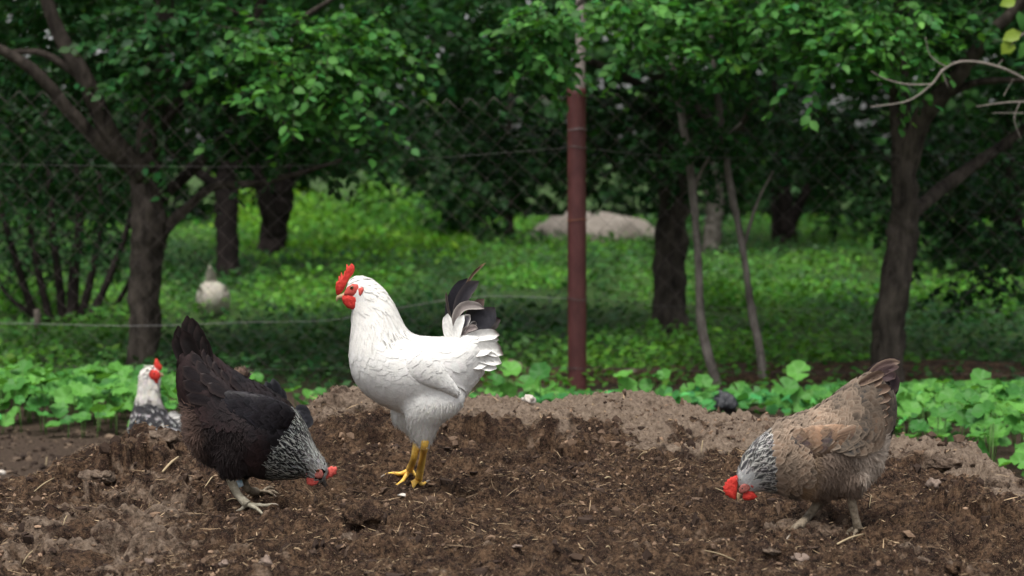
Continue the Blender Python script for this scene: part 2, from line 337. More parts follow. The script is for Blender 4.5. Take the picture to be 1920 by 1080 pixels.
tag(link('soil_crumbs', cm, M['crumb']), 'fine loose crumbs of soil strewn over the mound', 'soil crumbs', kind='stuff')

def strips(name, x, y, ln, wd, cols, mat, lift=0.25, z0=0.003):
    n = len(x); az = rng.uniform(0, 2 * math.pi, n); el = rng.normal(0, lift, n)
    d = np.stack([np.cos(az) * np.cos(el), np.sin(az) * np.cos(el), np.sin(el)], -1); s = nrmz(np.cross(d, np.array([0, 0, 1.0]) + rng.normal(0, 0.5, (n, 3))))
    p = np.stack([x, y, height(x, y) + z0 + 0.3 * ln * np.abs(np.sin(el))], -1); bend = rng.normal(0, 0.16, n)
    up = np.cross(s, d); rows = []
    for t, w in ((-0.5, 0.5), (0.0, 1.0), (0.5, 0.45)):
        c = p + d * (t * ln)[:, None] + up * ((t * t - 0.1) * bend * ln)[:, None]
        rows.append(c - s * (wd * w / 2)[:, None]); rows.append(c + s * (wd * w / 2)[:, None] + up * (0.25 * wd)[:, None])
    V = np.stack(rows, 1).reshape(-1, 3); f = np.array([(0, 1, 3, 2), (2, 3, 5, 4)])
    Fq = (f[None] + (np.arange(n) * 6)[:, None, None]).reshape(-1, 4); me = mesh_np(name, V, Fq); colattr(me, np.repeat(cols, 6, 0))
    return link(name, me, mat)
n = 30000; x, y = mound_points(n); n = len(x)
ln = rng.uniform(0.004, 0.015, n) + 0.04 * rng.random(n) ** 10; wd = rng.uniform(0.0008, 0.0024, n)
t = (rng.random(n) ** 1.6)[:, None]; cs = (np.array([0.09, 0.055, 0.034]) * (1 - t) + np.array([0.52, 0.375, 0.225]) * t) * rng.uniform(0.5, 1.1, (n, 1))
k = fbm(x * 4, y * 4, 141, 3) + rng.normal(0, 0.3, n) > -0.15
tag(strips('straw_litter', x[k], y[k], ln[k], wd[k], cs[k], M['straw']), 'tiny shreds of chopped straw scattered over the soil', 'straw litter', kind='stuff')

# ------------------------------------------------------------------ birds
class Bird:
    def __init__(s, name, label, org, sc, foot, dY=0.05, Y=None, group='chickens'):
        s.ox, s.oy = org; s.sc = sc; s.seed = len(name)
        if Y is None: h = hit(*foot); s.Y = h[1] + dY
        else: s.Y = Y
        s.root = P(foot[0], foot[1], s.Y); s.o = empty(name, s.root); tag(s.o, label, 'chicken', group); s.k = s.Y / F / sc
    def L(s, zx, zy, dy=0.0):
        return P(s.ox + np.asarray(zx, float) / s.sc, s.oy + np.asarray(zy, float) / s.sc, s.Y + np.asarray(dy, float) * s.k) - s.root
    def W2(s, px, py, up=0.006): 
        h = hit(px, py); h[2] += up; return h - s.root
    def zoom(s, V):                          # local metres to picture units of the tracing
        Wd = V + s.root; b = (Wd[:, 2] - CAMZ) / Wd[:, 1]; v = (b * cP + sP) / (cP - b * sP)
        return (960 + F * Wd[:, 0] / Wd[:, 1] * (cP + v * sP) - s.ox) * s.sc, (540 - F * v - s.oy) * s.sc
    def loft(s, sec, n=None, sides=24, sq=1.0):
        A = np.array([tuple(q) + (0,) * (6 - len(q)) for q in sec], float)     # tx ty bx by hw yc
        A = crom(A, n or len(A) * 4); t = s.L(A[:, 0], A[:, 1], A[:, 5]); b = s.L(A[:, 2], A[:, 3], A[:, 5]); hw = np.maximum(A[:, 4], 1) * s.k
        c, a = (t + b) / 2, (t - b) / 2; ph = np.arange(sides) / sides * 2 * math.pi
        V = c[:, None] + a[:, None] * np.cos(ph)[None, :, None] + np.array([0, 1.0, 0]) * (hw[:, None] * np.sign(np.sin(ph)) * np.abs(np.sin(ph)) ** sq)[..., None]
        m = len(c); Fs = [(i * sides + j, i * sides + (j + 1) % sides, (i + 1) * sides + (j + 1) % sides, (i + 1) * sides + j) for i in range(m - 1) for j in range(sides)]
        V = np.concatenate([V.reshape(-1, 3), c[:1], c[-1:]])
        for j in range(sides):
            k = (j + 1) % sides; Fs.append((m * sides, k, j)); Fs.append((m * sides + 1, (m - 1) * sides + j, (m - 1) * sides + k))
        return V, Fs, c
    def body(s, lofts, vox, mat, colfn, name='body', smooth=6):
        Vs, Fs, c = [], [], 0; fp, fd = [], []
        for sec, rev in lofts:
            V, f, cen = s.loft(sec); Vs.append(V); Fs += [tuple(i + c for i in q) for q in f]; c += len(V)
            d = nrmz(np.gradient(cen, axis=0)) * (-1 if rev else 1); fp.append(cen); fd.append(d)
        me = pym('tmp', np.concatenate(Vs), Fs); ob = bpy.data.objects.new('tmp', me); COL.objects.link(ob)
        md = ob.modifiers.new('r', 'REMESH'); md.mode = 'VOXEL'; md.voxel_size = vox
        ms = ob.modifiers.new('s', 'SMOOTH'); ms.iterations = smooth; ms.factor = 0.5
        bpy.context.view_layer.update(); dg = bpy.context.evaluated_depsgraph_get()
        m2 = bpy.data.meshes.new_from_object(ob.evaluated_get(dg)); bpy.data.objects.remove(ob); m2.name = name
        m2.polygons.foreach_set('use_smooth', np.full(len(m2.polygons), True))
        nv = len(m2.vertices); co = np.zeros(nv * 3, np.float32); m2.vertices.foreach_get('co', co); co = co.reshape(-1, 3).astype(float)
        no = np.zeros(nv * 3, np.float32); m2.vertices.foreach_get('normal', no); no = no.reshape(-1, 3).astype(float)
        m2.calc_loop_triangles(); tr = np.zeros(len(m2.loop_triangles) * 3, np.int32); m2.loop_triangles.foreach_get('vertices', tr); tr = tr.reshape(-1, 3)
        zx, zy = s.zoom(co); colattr(m2, colfn(zx, zy)); ob = link(name, m2, mat, s.o)
        s.fp, s.fd = np.concatenate(fp), np.concatenate(fd); s.surf = (co, no, tr); s.bvh = BVHTree.FromPolygons(co.tolist(), tr.tolist())
        return ob
    def sample(s, n):
        co, no, tr = s.surf; A = np.linalg.norm(np.cross(co[tr[:, 1]] - co[tr[:, 0]], co[tr[:, 2]] - co[tr[:, 0]]), axis=1)
        i = np.searchsorted(np.cumsum(A) / A.sum(), rng.random(n)); i = np.minimum(i, len(tr) - 1)
        u, v = rng.random(n), rng.random(n); k = u + v > 1; u[k], v[k] = 1 - u[k], 1 - v[k]; w = 1 - u - v
        g = lambda a: a[tr[i, 0]] * w[:, None] + a[tr[i, 1]] * u[:, None] + a[tr[i, 2]] * v[:, None]
        p, nr = g(co), nrmz(g(no)); D = ((p[:, None] - s.fp[None]) ** 2).sum(-1); D = np.exp(-D / (2 * 0.022 ** 2)) + 1e-30
        return p, nr, nrmz((D[..., None] * s.fd[None]).sum(1))
WB = (np.array([0, .2, .45, .7, .9, 1.0]), np.array([.35, .8, 1, .95, .62, .12]))
WH = (np.array([0, .2, .45, .7, .9, 1.0]), np.array([.5, .9, 1, .8, .42, .04]))
def drape(bvh, V, h, reach):
    out = V.reshape(-1, 3).copy(); nn = np.zeros_like(out); hh = h.ravel()
    for i, v in enumerate(out):
        loc, nor, _, d = bvh.find_nearest(v)
        nn[i] = nor
        if d < reach: out[i] = np.array(loc) + np.array(nor) * hh[i]
    return out.reshape(V.shape), nn.reshape(V.shape)
def plumage(bird, name, parent, p, n, fl, ln, wd, lift, c0, c1, c2, mat, ncol=3, prof=WB, camber=0.06, jit=0.22, curl=0.06, e=(0.35, 0.85), tip=(0.8, 1.0), sink=0.25, soft=0.55, conf=None):
    N = len(p)
    if N == 0: return None
    t = nrmz(fl - n * (fl * n).sum(-1, keepdims=True)); s = np.cross(n, t); ja = rng.normal(0, jit, N)[:, None]
    t, s = t * np.cos(ja) + s * np.sin(ja), s * np.cos(ja) - t * np.sin(ja)
    lf = np.clip(lift + rng.normal(0, 0.05, N), -0.1, 1.2)[:, None]; d = t * np.cos(lf) + n * np.sin(lf); up = n * np.cos(lf) - t * np.sin(lf)
    vs, ws = prof; us = np.linspace(-1, 1, ncol); VV, CC = [], []
    rj = rng.normal(0, 0.012, (N, len(vs), ncol))
    for i, (v, w) in enumerate(zip(vs, ws)):
        for j, u in enumerate(us):
            sw = 1 - 0.12 * (abs(u) > 0.9) * (0.6 < v < 0.95)
            VV.append(p + n * 0.0006 + d * ((v * sw + rj[:, i, j] - sink) * ln)[:, None] + s * (u * w * wd / 2)[:, None] + up * (-camber * u * u * w * wd - curl * v * v * ln)[:, None])
            a = sstep(e[0], e[1], abs(u)); bt = sstep(tip[0], tip[1], v); c = c0 * (1 - a) + c1 * a; CC.append(c * (1 - bt) + c2 * bt)
    V = np.stack(VV, 1); C = np.stack(CC, 1); nr = len(vs); wn = None
    if conf:                                 # lie along the curved body instead of sticking out straight
        V, wn = drape(bird.bvh, V, np.repeat(vs, ncol)[None, :] * conf[1] * rng.uniform(.6, 1.4, (N, 1)) + conf[0] + rng.uniform(0, .0009, (N, 1)), 1.0)
    f = np.array([(i * ncol + j, (i + 1) * ncol + j, (i + 1) * ncol + j + 1, i * ncol + j + 1) for i in range(nr - 1) for j in range(ncol - 1)])
    Fq = (f[None] + (np.arange(N) * nr * ncol)[:, None, None]).reshape(-1, 4)
    me = mesh_np(name, V.reshape(-1, 3), Fq); colattr(me, np.clip(C.reshape(-1, 3), 0, 0.9)); o = link(name, me, mat, parent); o['kind'] = 'stuff'
    fn = np.zeros(len(me.vertices) * 3, np.float32); me.vertices.foreach_get('normal', fn); fn = fn.reshape(-1, 3); sn = np.repeat(n, nr * ncol, 0) if wn is None else wn.reshape(-1, 3)
    fn = fn * np.sign((fn * sn).sum(-1, keepdims=True)); me.normals_split_custom_set_from_vertices(nrmz(fn * (1 - soft) + sn * soft).tolist())
    return o
def quill(bird, name, parent, b, c, t, w, mat, c0, c1, c2, dy=0.0, dyt=None, prof=None, tilt=0.25, e=(0.55, 0.95), tip=(0.8, 1.0), camber=0.10, conf=None):
    dyt = dy if dyt is None else dyt
    B, Cc, T = bird.L(*b, dy), bird.L(*c, (dy + dyt) / 2), bird.L(*t, dyt); n, m = 12, 7
    v = np.linspace(0, 1, n)[:, None]; ctr = (1 - v) ** 2 * B + 2 * v * (1 - v) * Cc + v * v * T; tan = nrmz(np.gradient(ctr, axis=0))
    s = nrmz(np.cross(tan, np.array([0, 1.0, 0])) + tilt * np.array([0, 1.0, 0])); up = np.cross(s, tan)
    pv, pw = prof or (np.array([0, .15, .5, .8, .93, 1]), np.array([.35, .75, 1, .95, .7, .12])); ww = np.interp(v[:, 0], pv, pw) * w * bird.k / 2
    V, C = [], []
    for i in range(n):
        for u in np.linspace(-1, 1, m):
            V.append(ctr[i] + s[i] * u * ww[i] + up[i] * (-camber * u * u * ww[i] * 2 + rng.normal(0, 0.0006)) - tan[i] * abs(u) ** 2 * ww[i] * 0.35 + up[i] * 0.0012 * (abs(u) < 0.1))
            a = sstep(e[0], e[1], abs(u)); bt = sstep(tip[0], tip[1], v[i, 0] + 0.08 * u); q = np.array(c0) * (1 - a) + np.array(c1) * a
            q = q * (1 - bt) + np.array(c2) * bt; C.append(q * rng.uniform(0.85, 1.12))
    Fq = np.array([(i * m + j, i * m + j + 1, (i + 1) * m + j + 1, (i + 1) * m + j) for i in range(n - 1) for j in range(m - 1)])
    if conf:
        V = np.array(V); Vd, _ = drape(conf[0], V, np.repeat(v[:, 0], m) * conf[2] + conf[1] - .0012 * np.tile(np.abs(np.linspace(-1, 1, m)), n), 9.0)
        dd = np.linalg.norm(Vd - V, axis=1).reshape(n, m).mean(1); ins = sstep(.045, .02, dd)[:, None, None]; V = (Vd.reshape(n, m, 3) * ins + V.reshape(n, m, 3) * (1 - ins)).reshape(-1, 3)
    me = mesh_np(name, V, Fq); colattr(me, np.clip(C, 0, 0.9)); return link(name, me, mat, parent)
def flap(bird, name, parent, pts, mat, th, dy=0.0, bulge=0.72, lean=0.0):
    """fleshy lobe (comb, wattle) cushioned on both faces, from its outline"""
    pts = np.array(pts, float); c = pts.mean(0); V = []; m = len(pts)
    nx_ = np.roll(pts, -1, 0) - np.roll(pts, 1, 0); nin = np.stack([-nx_[:, 1], nx_[:, 0]], 1); nin /= np.linalg.norm(nin, axis=1, keepdims=True) + 1e-9
    area = 0.5 * np.sum(pts[:, 0] * np.roll(pts[:, 1], -1) - np.roll(pts[:, 0], -1) * pts[:, 1]); nin *= 1 if area > 0 else -1
    r1 = pts + nin * th * 0.45; r2 = c + (r1 - c) * bulge * 0.8
    zz = lambda q: dy + lean * (c[1] - q[:, 1])
    for ring, y in ((pts, 0), (r1, -th / 2), (r2, -th * 0.7), (r1, th / 2), (r2, th * 0.7)): V.append(bird.L(ring[:, 0], ring[:, 1], zz(ring) + y))
    V.append(bird.L(c[0], c[1], dy - th * 0.75)[None]); V.append(bird.L(c[0], c[1], dy + th * 0.75)[None]); V = np.concatenate(V); Fs = []
    for j in range(m):
        k = (j + 1) % m
        Fs += [(j, k, m + k, m + j), (m + j, m + k, 2 * m + k, 2 * m + j), (2 * m + j, 2 * m + k, 5 * m), (k, j, 3 * m + j, 3 * m + k), (3 * m + k, 3 * m + j, 4 * m + j, 4 * m + k), (4 * m + k, 4 * m + j, 5 * m + 1)]
    me = pym(name, V, Fs); o = link(name, me, mat, parent); return o
def ball(name, parent, c, r, mat, sq=(1, 1, 1)):
    bm = bmesh.new(); bmesh.ops.create_uvsphere(bm, u_segments=14, v_segments=10, radius=1.0); me = bpy.data.meshes.new(name)
    for v in bm.verts: v.co = Vector((c[0] + v.co.x * r * sq[0], c[1] + v.co.y * r * sq[1], c[2] + v.co.z * r * sq[2]))
    for f in bm.faces: f.smooth = True
    bm.to_mesh(me); bm.free(); return link(name, me, mat, parent)
def eyes(bird, parent, zx, zy, hw, r):
    for sgn in (-1, 1):
        e = ball('eye', parent, bird.L(zx, zy, sgn * hw), r * bird.k, M['iris'], (1, 0.5, 1)); ball('pupil', e, bird.L(zx, zy, sgn * (hw + r * 0.32)), r * 0.58 * bird.k, M['pupil'], (1, 0.5, 1))
def beak(bird, parent, sec, mat):
    V, Fs, c = bird.loft(sec, 12, 10); link('beak', pym('beak', V, Fs), mat, parent)
def shank(bird, parent, pts, rad, toes, mat, rt):
    """scaly leg with toes; toes are lists of local points"""
    V, Fs = tube(pts, rad, 10, 16, 0.10, 3); lg = link('leg', pym('leg', V, Fs), mat, parent)
    for tp in toes:
        tp = np.array(tp); m = len(tp); V, Fs = tube(tp, np.linspace(rt, rt * 0.55, m), 8, 8, 0.12, 5); link('toe', pym('toe', V, Fs), mat, lg)
        d = nrmz(tp[-1] - tp[-2]); cl = [tp[-1] - d * 0.003, tp[-1] + d * 0.007 - np.array([0, 0, .001]), tp[-1] + d * 0.013 - np.array([0, 0, .005])]
        V, Fs = tube(cl, [rt * 0.5, rt * 0.36, 0.0006], 6, 5); link('claw', pym('claw', V, Fs), M['claw'], lg)
    return lg
def feet(bird, ank, yaw, spread, ln, back=0.4, bury=0.0):
    """three front toes and a hind toe fanned out on the ground from the ankle"""
    out = []
    for a, l in ((-spread, 0.85), (0, 1.0), (spread, 0.85), (math.pi, back)):
        d = np.array([math.cos(yaw + a), math.sin(yaw + a), 0]); g = []
        for t, up in ((0, 0.0), (0.35, 0.012), (0.7, 0.007), (1.0, 0.004)):
            q = ank + d * ln * l * t
            if t > 0: wq = q + bird.root; q = np.array([q[0], q[1], max(float(height(np.array([wq[0]]), np.array([wq[1]]))[0]), 0) + up - bury - bird.root[2]])
            g.append(q)
        out.append(g)
    return out
A3 = lambda *c: np.array(c, float)
def tint(n, base, var=0.12, chroma=0.03):
    return np.array(base) * (1 + rng.normal(0, var, (n, 1))) * (1 + rng.normal(0, chroma, (n, 3)))

# ---- white cockerel
b = Bird('white_chicken', 'tall white chicken with upright red comb and black tail plumes, standing mid mound', (580, 460), 2.25, (787, 918)); bw = b
WHT = (0.80, 0.785, 0.745)
secs = [(152, 188, 150, 222, 14), (172, 142, 165, 252, 40), (212, 130, 190, 268, 52), (262, 143, 180, 292, 58), (315, 185, 180, 330, 70), (355, 245, 177, 375, 88), (382, 305, 172, 430, 110),
        (412, 358, 172, 490, 132), (455, 384, 188, 560, 150), (505, 388, 228, 615, 160), (550, 390, 290, 660, 165), (592, 384, 365, 690, 162), (628, 376, 450, 715, 150), (662, 368, 560, 705, 130), (695, 368, 640, 655, 104), (720, 378, 685, 600, 76), (745, 400, 715, 560, 46), (760, 440, 735, 520, 22)]
th_near = [(640, 560, 400, 560, 60, -70), (655, 640, 398, 660, 70, -80), (630, 690, 405, 715, 62, -80), (560, 750, 415, 760, 46, -72), (530, 800, 432, 800, 36, -64), (508, 842, 455, 838, 22, -58)]
th_far = [(560, 600, 350, 600, 60, 60), (520, 680, 345, 680, 55, 62), (480, 745, 352, 735, 40, 60), (470, 790, 405, 785, 28, 58), (470, 830, 440, 826, 18, 55)]
wfn = lambda zx, zy: np.repeat(np.array([WHT]) * 0.93, len(zx), 0)
bod = b.body([(secs, False), (th_near, False), (th_far, False)], 0.006, M['plume_white'], wfn)
p, n, fl = b.sample(5200); zx, zy = b.zoom(p)
face = (((zx - 190) / 42) ** 2 + ((zy - 200) / 48) ** 2 < 1) | (zx < 150)
neck = (zy < 395 - 0.25 * (zx - 300)) & (zx < 460); head = (zy < 280) & (zx < 300); leg = zy > 690
k = ~face & ~neck & ~leg
rear = sstep(560, 720, zx[k])
plumage(b, 'plumage', bod, p[k], n[k], fl[k], rng.uniform(.030, .042, k.sum()) + 0.012 * rear, rng.uniform(.022, .030, k.sum()), 0.012 + 0.05 * rear, tint(k.sum(), WHT, 0.02, 0.006), tint(k.sum(), WHT, 0.03, 0.008), tint(k.sum(), WHT, 0.03, 0.008), M['plume_white'], jit=0.15, soft=0.9, conf=(.0006, .0016))
k = ~face & neck
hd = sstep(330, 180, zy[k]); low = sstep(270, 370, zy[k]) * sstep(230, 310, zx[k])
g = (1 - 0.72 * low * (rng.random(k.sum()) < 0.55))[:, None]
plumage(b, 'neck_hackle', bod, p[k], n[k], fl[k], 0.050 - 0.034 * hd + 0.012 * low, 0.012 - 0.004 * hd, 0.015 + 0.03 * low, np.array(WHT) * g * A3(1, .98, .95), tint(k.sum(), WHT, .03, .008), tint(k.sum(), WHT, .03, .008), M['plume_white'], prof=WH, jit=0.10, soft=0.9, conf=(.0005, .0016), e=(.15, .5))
p2, n2, f2 = b.sample(30000); zx, zy = b.zoom(p2); k = (zy > 640 + 30 * vn(zx * .03, zy * .03, 1))
plumage(b, 'leg_fluff', bod, p2[k], n2[k], nrmz(f2[k] + A3(0.0, 0, -0.25)), rng.uniform(.016, .034, k.sum()), rng.uniform(.0015, .0035, k.sum()), rng.uniform(0.02, 0.20, k.sum()), tint(k.sum(), (0.74, 0.72, 0.67), 0.06), tint(k.sum(), (0.74, 0.72, 0.67), 0.06), tint(k.sum(), (0.78, 0.76, 0.71), .05), M['plume_white'], prof=WH, jit=0.35, soft=0.92)
def wing(b, secs, mat, colf, nf, ln, wd, lift=0.06, soft=0.6, conf=(.0006, .003), name='wing', vox=0.006, both=True):
    for sgn in ((-1, 1) if both else (-1,)):
        sec = [(q[0], q[1], q[2], q[3], q[4], sgn * abs(q[5])) for q in secs]
        keep = (b.fp, b.fd, b.surf, b.bvh)
        o = b.body([(sec, False)], vox, mat, lambda zx, zy: colf(zx, zy, 0)[0], name=name, smooth=4)
        p, n, fl = b.sample(nf if sgn < 0 else nf // 2); zx, zy = b.zoom(p); k = n[:, 1] * sgn > -0.5; p, n, fl, zx, zy = p[k], n[k], fl[k], zx[k], zy[k]
        c0, c1, c2 = colf(zx, zy, 1); s_ = np.clip((zx - secs[0][0]) / (secs[-1][0] - secs[0][0]), 0, 1)
        plumage(b, 'wing_covert', o, p, n, fl, ln[0] + (ln[1] - ln[0]) * s_, wd[0] + (wd[1] - wd[0]) * s_, lift, c0, c1, c2, mat, jit=0.12, soft=soft, conf=conf)
        wb = b.bvh
        if sgn < 0: b.wbvh = wb
        b.fp, b.fd, b.surf, b.bvh = keep
    return o
def wcol(zx, zy, m): a = tint(len(zx), WHT, 0.03, 0.008); return a, tint(len(zx), WHT, .03, .008), tint(len(zx), WHT, .03, .008)
wing(b, [(372, 490, 362, 525, 18, 112), (430, 450, 405, 560, 26, 136), (490, 445, 470, 585, 28, 150), (545, 480, 535, 604, 26, 152), (590, 550, 580, 622, 18, 146), (622, 596, 612, 640, 12, 136), (638, 632, 630, 648, 6, 130)], M['plume_white'], wcol, 420, (.03, .06), (.024, .026), 0.008, 0.9, (.0006, .0018))
for (s0, c0_, t0, w0, dy) in (((480, 540), (560, 570), (634, 636), 34, -172), ((460, 560), (540, 590), (622, 645), 34, -168), ((520, 520), (580, 550), (628, 618), 34, -172)):
    quill(b, 'flight_feather', b.o, s0, c0_, t0, w0, M['plume_white'], WHT, WHT, WHT, dy + 8, dy + 26, tilt=0.1, camber=0.05, conf=(b.wbvh, .001, .0025))
DK = (0.014, 0.013, 0.017)
for (s0, c0_, t0, w0, dy, dt, a, e_, tc) in [
    ((610, 370), (578, 240), (668, 140), 66, 14, 20, DK, (0.025, .023, .028), DK), ((625, 360), (620, 200), (716, 152), 58, -10, -8, (0.022, .020, .024), (0.06, .05, .05), (.035, .03, .03)),
    ((606, 330), (578, 260), (577, 196), 12, -4, -2, (.05, .04, .035), (.12, .10, .09), (.08, .06, .05)), ((650, 210), (664, 130), (744, 74), 13, 6, 10, (0.07, .045, .03), (0.16, .11, .07), (.42, .30, .17)),
    ((640, 360), (690, 270), (738, 226), 50, 30, 40, (.05, .035, .03), (.13, .09, .07), (.15, .10, .08)), ((612, 352), (612, 216), (738, 266), 40, -26, -30, (.17, .145, .135), (.36, .32, .29), (.30, .26, .24)),
    ((660, 360), (700, 270), (745, 280), 70, 20, 30, (.02, .018, .018), (.03, .026, .026), (.02, .02, .02)), ((688, 372), (735, 320), (782, 262), 92, -22, -26, (.027, .026, .031), (.018, .017, .02), (.035, .03, .03)),
    ((680, 372), (760, 330), (806, 312), 70, 10, 16, (.03, .025, .025), (.06, .045, .042), (.05, .035, .035)), ((642, 372), (650, 320), (678, 292), 42, -44, -46, (.055, .05, .06), (.5, .47, .44), (.3, .28, .26)),
    ((640, 384), (670, 335), (712, 352), 30, -50, -56, (.16, .13, .125), (.30, .26, .24), (.22, .19, .17)), ((670, 375), (690, 330), (705, 325), 30, -30, -36, (.04, .035, .035), (.45, .42, .4), (.2, .18, .17))]:
    quill(b, 'tail_feather', b.o, s0, c0_, t0, w0, M['plume_dark'], a, e_, tc, dy, dt)
for (s0, c0_, t0, w0, dy, tc) in [((604, 420), (580, 350), (584, 288), 46, -46, WHT), ((618, 425), (618, 350), (652, 294), 42, -60, WHT), ((600, 420), (590, 350), (600, 320), 50, 30, WHT),
    ((650, 400), (730, 372), (802, 378), 50, -50, (.30, .26, .23)), ((660, 430), (740, 392), (800, 398), 44, 20, (.35, .3, .27)), ((650, 425), (740, 420), (818, 462), 58, -56, (.16, .12, .10)), ((655, 440), (740, 415), (810, 432), 50, -30, (.22, .18, .15)),
    ((640, 450), (730, 460), (810, 498), 60, -64, (.62, .6, .56)), ((640, 470), (720, 490), (790, 520), 58, -66, WHT), ((640, 500), (700, 520), (744, 548), 54, -70, (.5, .47, .43)), ((630, 520), (690, 560), (738, 578), 46, -70, (.45, .42, .38)), ((620, 530), (670, 570), (705, 590), 44, -74, WHT),
    ((630, 400), (690, 365), (735, 372), 46, -60, (.5, .47, .44)), ((630, 450), (700, 440), (770, 440), 60, -74, WHT), ((620, 480), (690, 490), (750, 505), 60, -80, WHT)]:
    quill(b, 'tail_covert', b.o, s0, c0_, t0, w0, M['plume_white'], WHT, WHT, tc, dy, dy + 6, tip=(0.86, 0.97), camber=0.2, conf=(b.bvh, .002, .006) if t0[0] < 745 and t0[1] > 360 else None)
nn = 230; fz = rng.uniform(600, 735, nn); fy = rng.uniform(372, 590, nn); kk = (fy < 600 - .35 * (fz - 600)); fz, fy = fz[kk], fy[kk]; nn = len(fz); hwz = np.interp(fz, [600, 660, 700, 735], [150, 118, 84, 52])
rp = b.L(fz, fy, -hwz * np.sqrt(np.clip(1 - ((fy - 470) / 130) ** 2, .12, 1)) * 1.02); fl_ = np.stack([(fz - 520) * 1.0, rng.normal(0, 12, nn) + 25, -(fy - 455) * .8], -1); rn = nrmz(np.stack([(fz - 640) * .004, -np.ones(nn), -(fy - 470) * .004], -1))
plumage(b, 'saddle_plumage', bod, rp, rn, nrmz(fl_), rng.uniform(.040, .056, nn), rng.uniform(.020, .028, nn), rng.uniform(0, .05, nn), tint(nn, WHT, .02, .006), tint(nn, WHT, .02, .006), tint(nn, WHT, .02, .006), M['plume_white'], ncol=5, jit=.16, soft=.9, conf=(.0008, .0036))
flap(b, 'comb', bod, [(113, 208), (110, 180), (112, 160), (117, 150), (119, 158), (124, 128), (128, 143), (134, 112), (142, 132), (150, 106), (156, 118), (156, 78), (165, 90), (178, 76), (190, 86), (192, 104), (184, 122), (170, 138), (158, 160), (148, 182), (136, 200), (124, 210)], M['red'], 9, bulge=0.8)
for dy in (-40, 40): 
    flap(b, 'wattle', bod, [(140, 212), (162, 204), (190, 210), (212, 204), (218, 226), (210, 254), (198, 269), (180, 271), (160, 264), (144, 246), (137, 228)], M['red'], 14, dy * 1.0)
    flap(b, 'earlobe', bod, [(206, 182), (222, 176), (232, 186), (228, 204), (216, 220), (206, 210)], M['pink'], 12, dy * 1.25)
    flap(b, 'face_patch', bod, [(148, 196), (160, 176), (182, 162), (206, 164), (218, 182), (214, 210), (190, 218), (164, 216), (146, 212)], M['face'], 14, dy * 1.02)
eyes(b, bod, 179, 178, 50, 9)
beak(b, bod, [(150, 196, 152, 224, 14), (136, 204, 140, 228, 11), (124, 208, 128, 228, 8), (114, 216, 120, 232, 5), (112, 232, 115, 238, 2)], M['beak'])
a1, a2 = b.W2(785, 908, 0.012), b.W2(768, 890, 0.012)
shank(b, b.o, [b.L(490, 800, -60), b.L(484, 850, -58), b.L(470, 920, -55) * A3(1, 0, 1) + A3(0, a1[1] * 0.6 - 0.02, 0), a1], [0.012, 0.0090, 0.0076, 0.0088], feet(b, a1, R(195), R(38), 0.048, .35, .006), M['leg_yellow'], 0.0054)
shank(b, b.o, [b.L(455, 800, 55), b.L(452, 840, 52), b.L(440, 900, 50), a2], [0.012, 0.0086, 0.0072, 0.0086], feet(b, a2, R(186), R(34), 0.056, .35, .006), M['leg_yellow'], 0.0052)

# ---- black hen
b = Bird('black_chicken', 'black chicken with silver streaked neck, head down pecking at the soil', (300, 560), 2.572, (468, 958)); bb = b
BLK = (0.006, 0.005, 0.006); BRN = (0.075, 0.046, 0.036)
secs = [(200, 215, 95, 285, 22), (232, 262, 92, 350, 48), (290, 312, 96, 450, 84), (355, 358, 118, 570, 118), (435, 402, 130, 690, 142), (515, 443, 205, 778, 156), (585, 484, 310, 812, 160), (640, 533, 420, 836, 150), (682, 586, 512, 860, 126), (712, 645, 592, 868, 100), (742, 712, 650, 862, 74), (776, 758, 690, 852, 52), (802, 792, 712, 868, 43), (810, 828, 742, 888, 32), (806, 856, 775, 890, 18)]
th_n = [(430, 640, 240, 640, 50, -90), (440, 720, 262, 740, 58, -95), (428, 780, 280, 800, 50, -92), (415, 830, 290, 850, 40, -85), (385, 868, 310, 872, 24, -78)]
th_f = [(470, 660, 300, 660, 50, 80), (470, 750, 320, 760, 50, 80), (450, 820, 350, 830, 34, 74), (425, 862, 370, 862, 20, 70)]
bcol = lambda zx, zy: np.repeat(np.array([BLK]) * 0.8, len(zx), 0)
bod = b.body([(secs, True), (th_n, False), (th_f, False)], 0.006, M['plume_dark'], bcol)
p, n, fl = b.sample(6000); zx, zy = b.zoom(p)
u = (zx - 560) * 0.72 + (zy - 700) * 0.35          # distance past the shoulder line towards the head
neck = u + 26 * vn(zx * .02, zy * .02, 5) > 18; face = (((zx - 767) / 28) ** 2 + ((zy - 844) / 28) ** 2 < 1)
fluff = (zx < 430) & (zy > 520 + 0.15 * zx) ; bk = ~neck & ~fluff
rump = sstep(480, 200, zx)
k = bk; m_ = k.sum(); br = np.clip(0.35 + 0.9 * vn(zx[k] * .012, zy[k] * .012, 9) + 0.25 * rump[k], 0, 1)[:, None]
c = (np.array(BLK) * (1 - br) + np.array((0.017, 0.009, 0.0085)) * br) * (1 + rng.normal(0, .18, (m_, 1)))
plumage(b, 'plumage', bod, p[k], n[k], fl[k], .032 + 0.022 * rump[k], .022 + 0.014 * rump[k], 0.08 + 0.07 * rump[k], c, c * 1.5 + 0.002, c * 1.8 + 0.002, M['plume_dark'], jit=0.16, conf=(.0006, .005), soft=.3)
k = neck & ~face; m_ = k.sum(); hd = sstep(690, 770, zx[k])
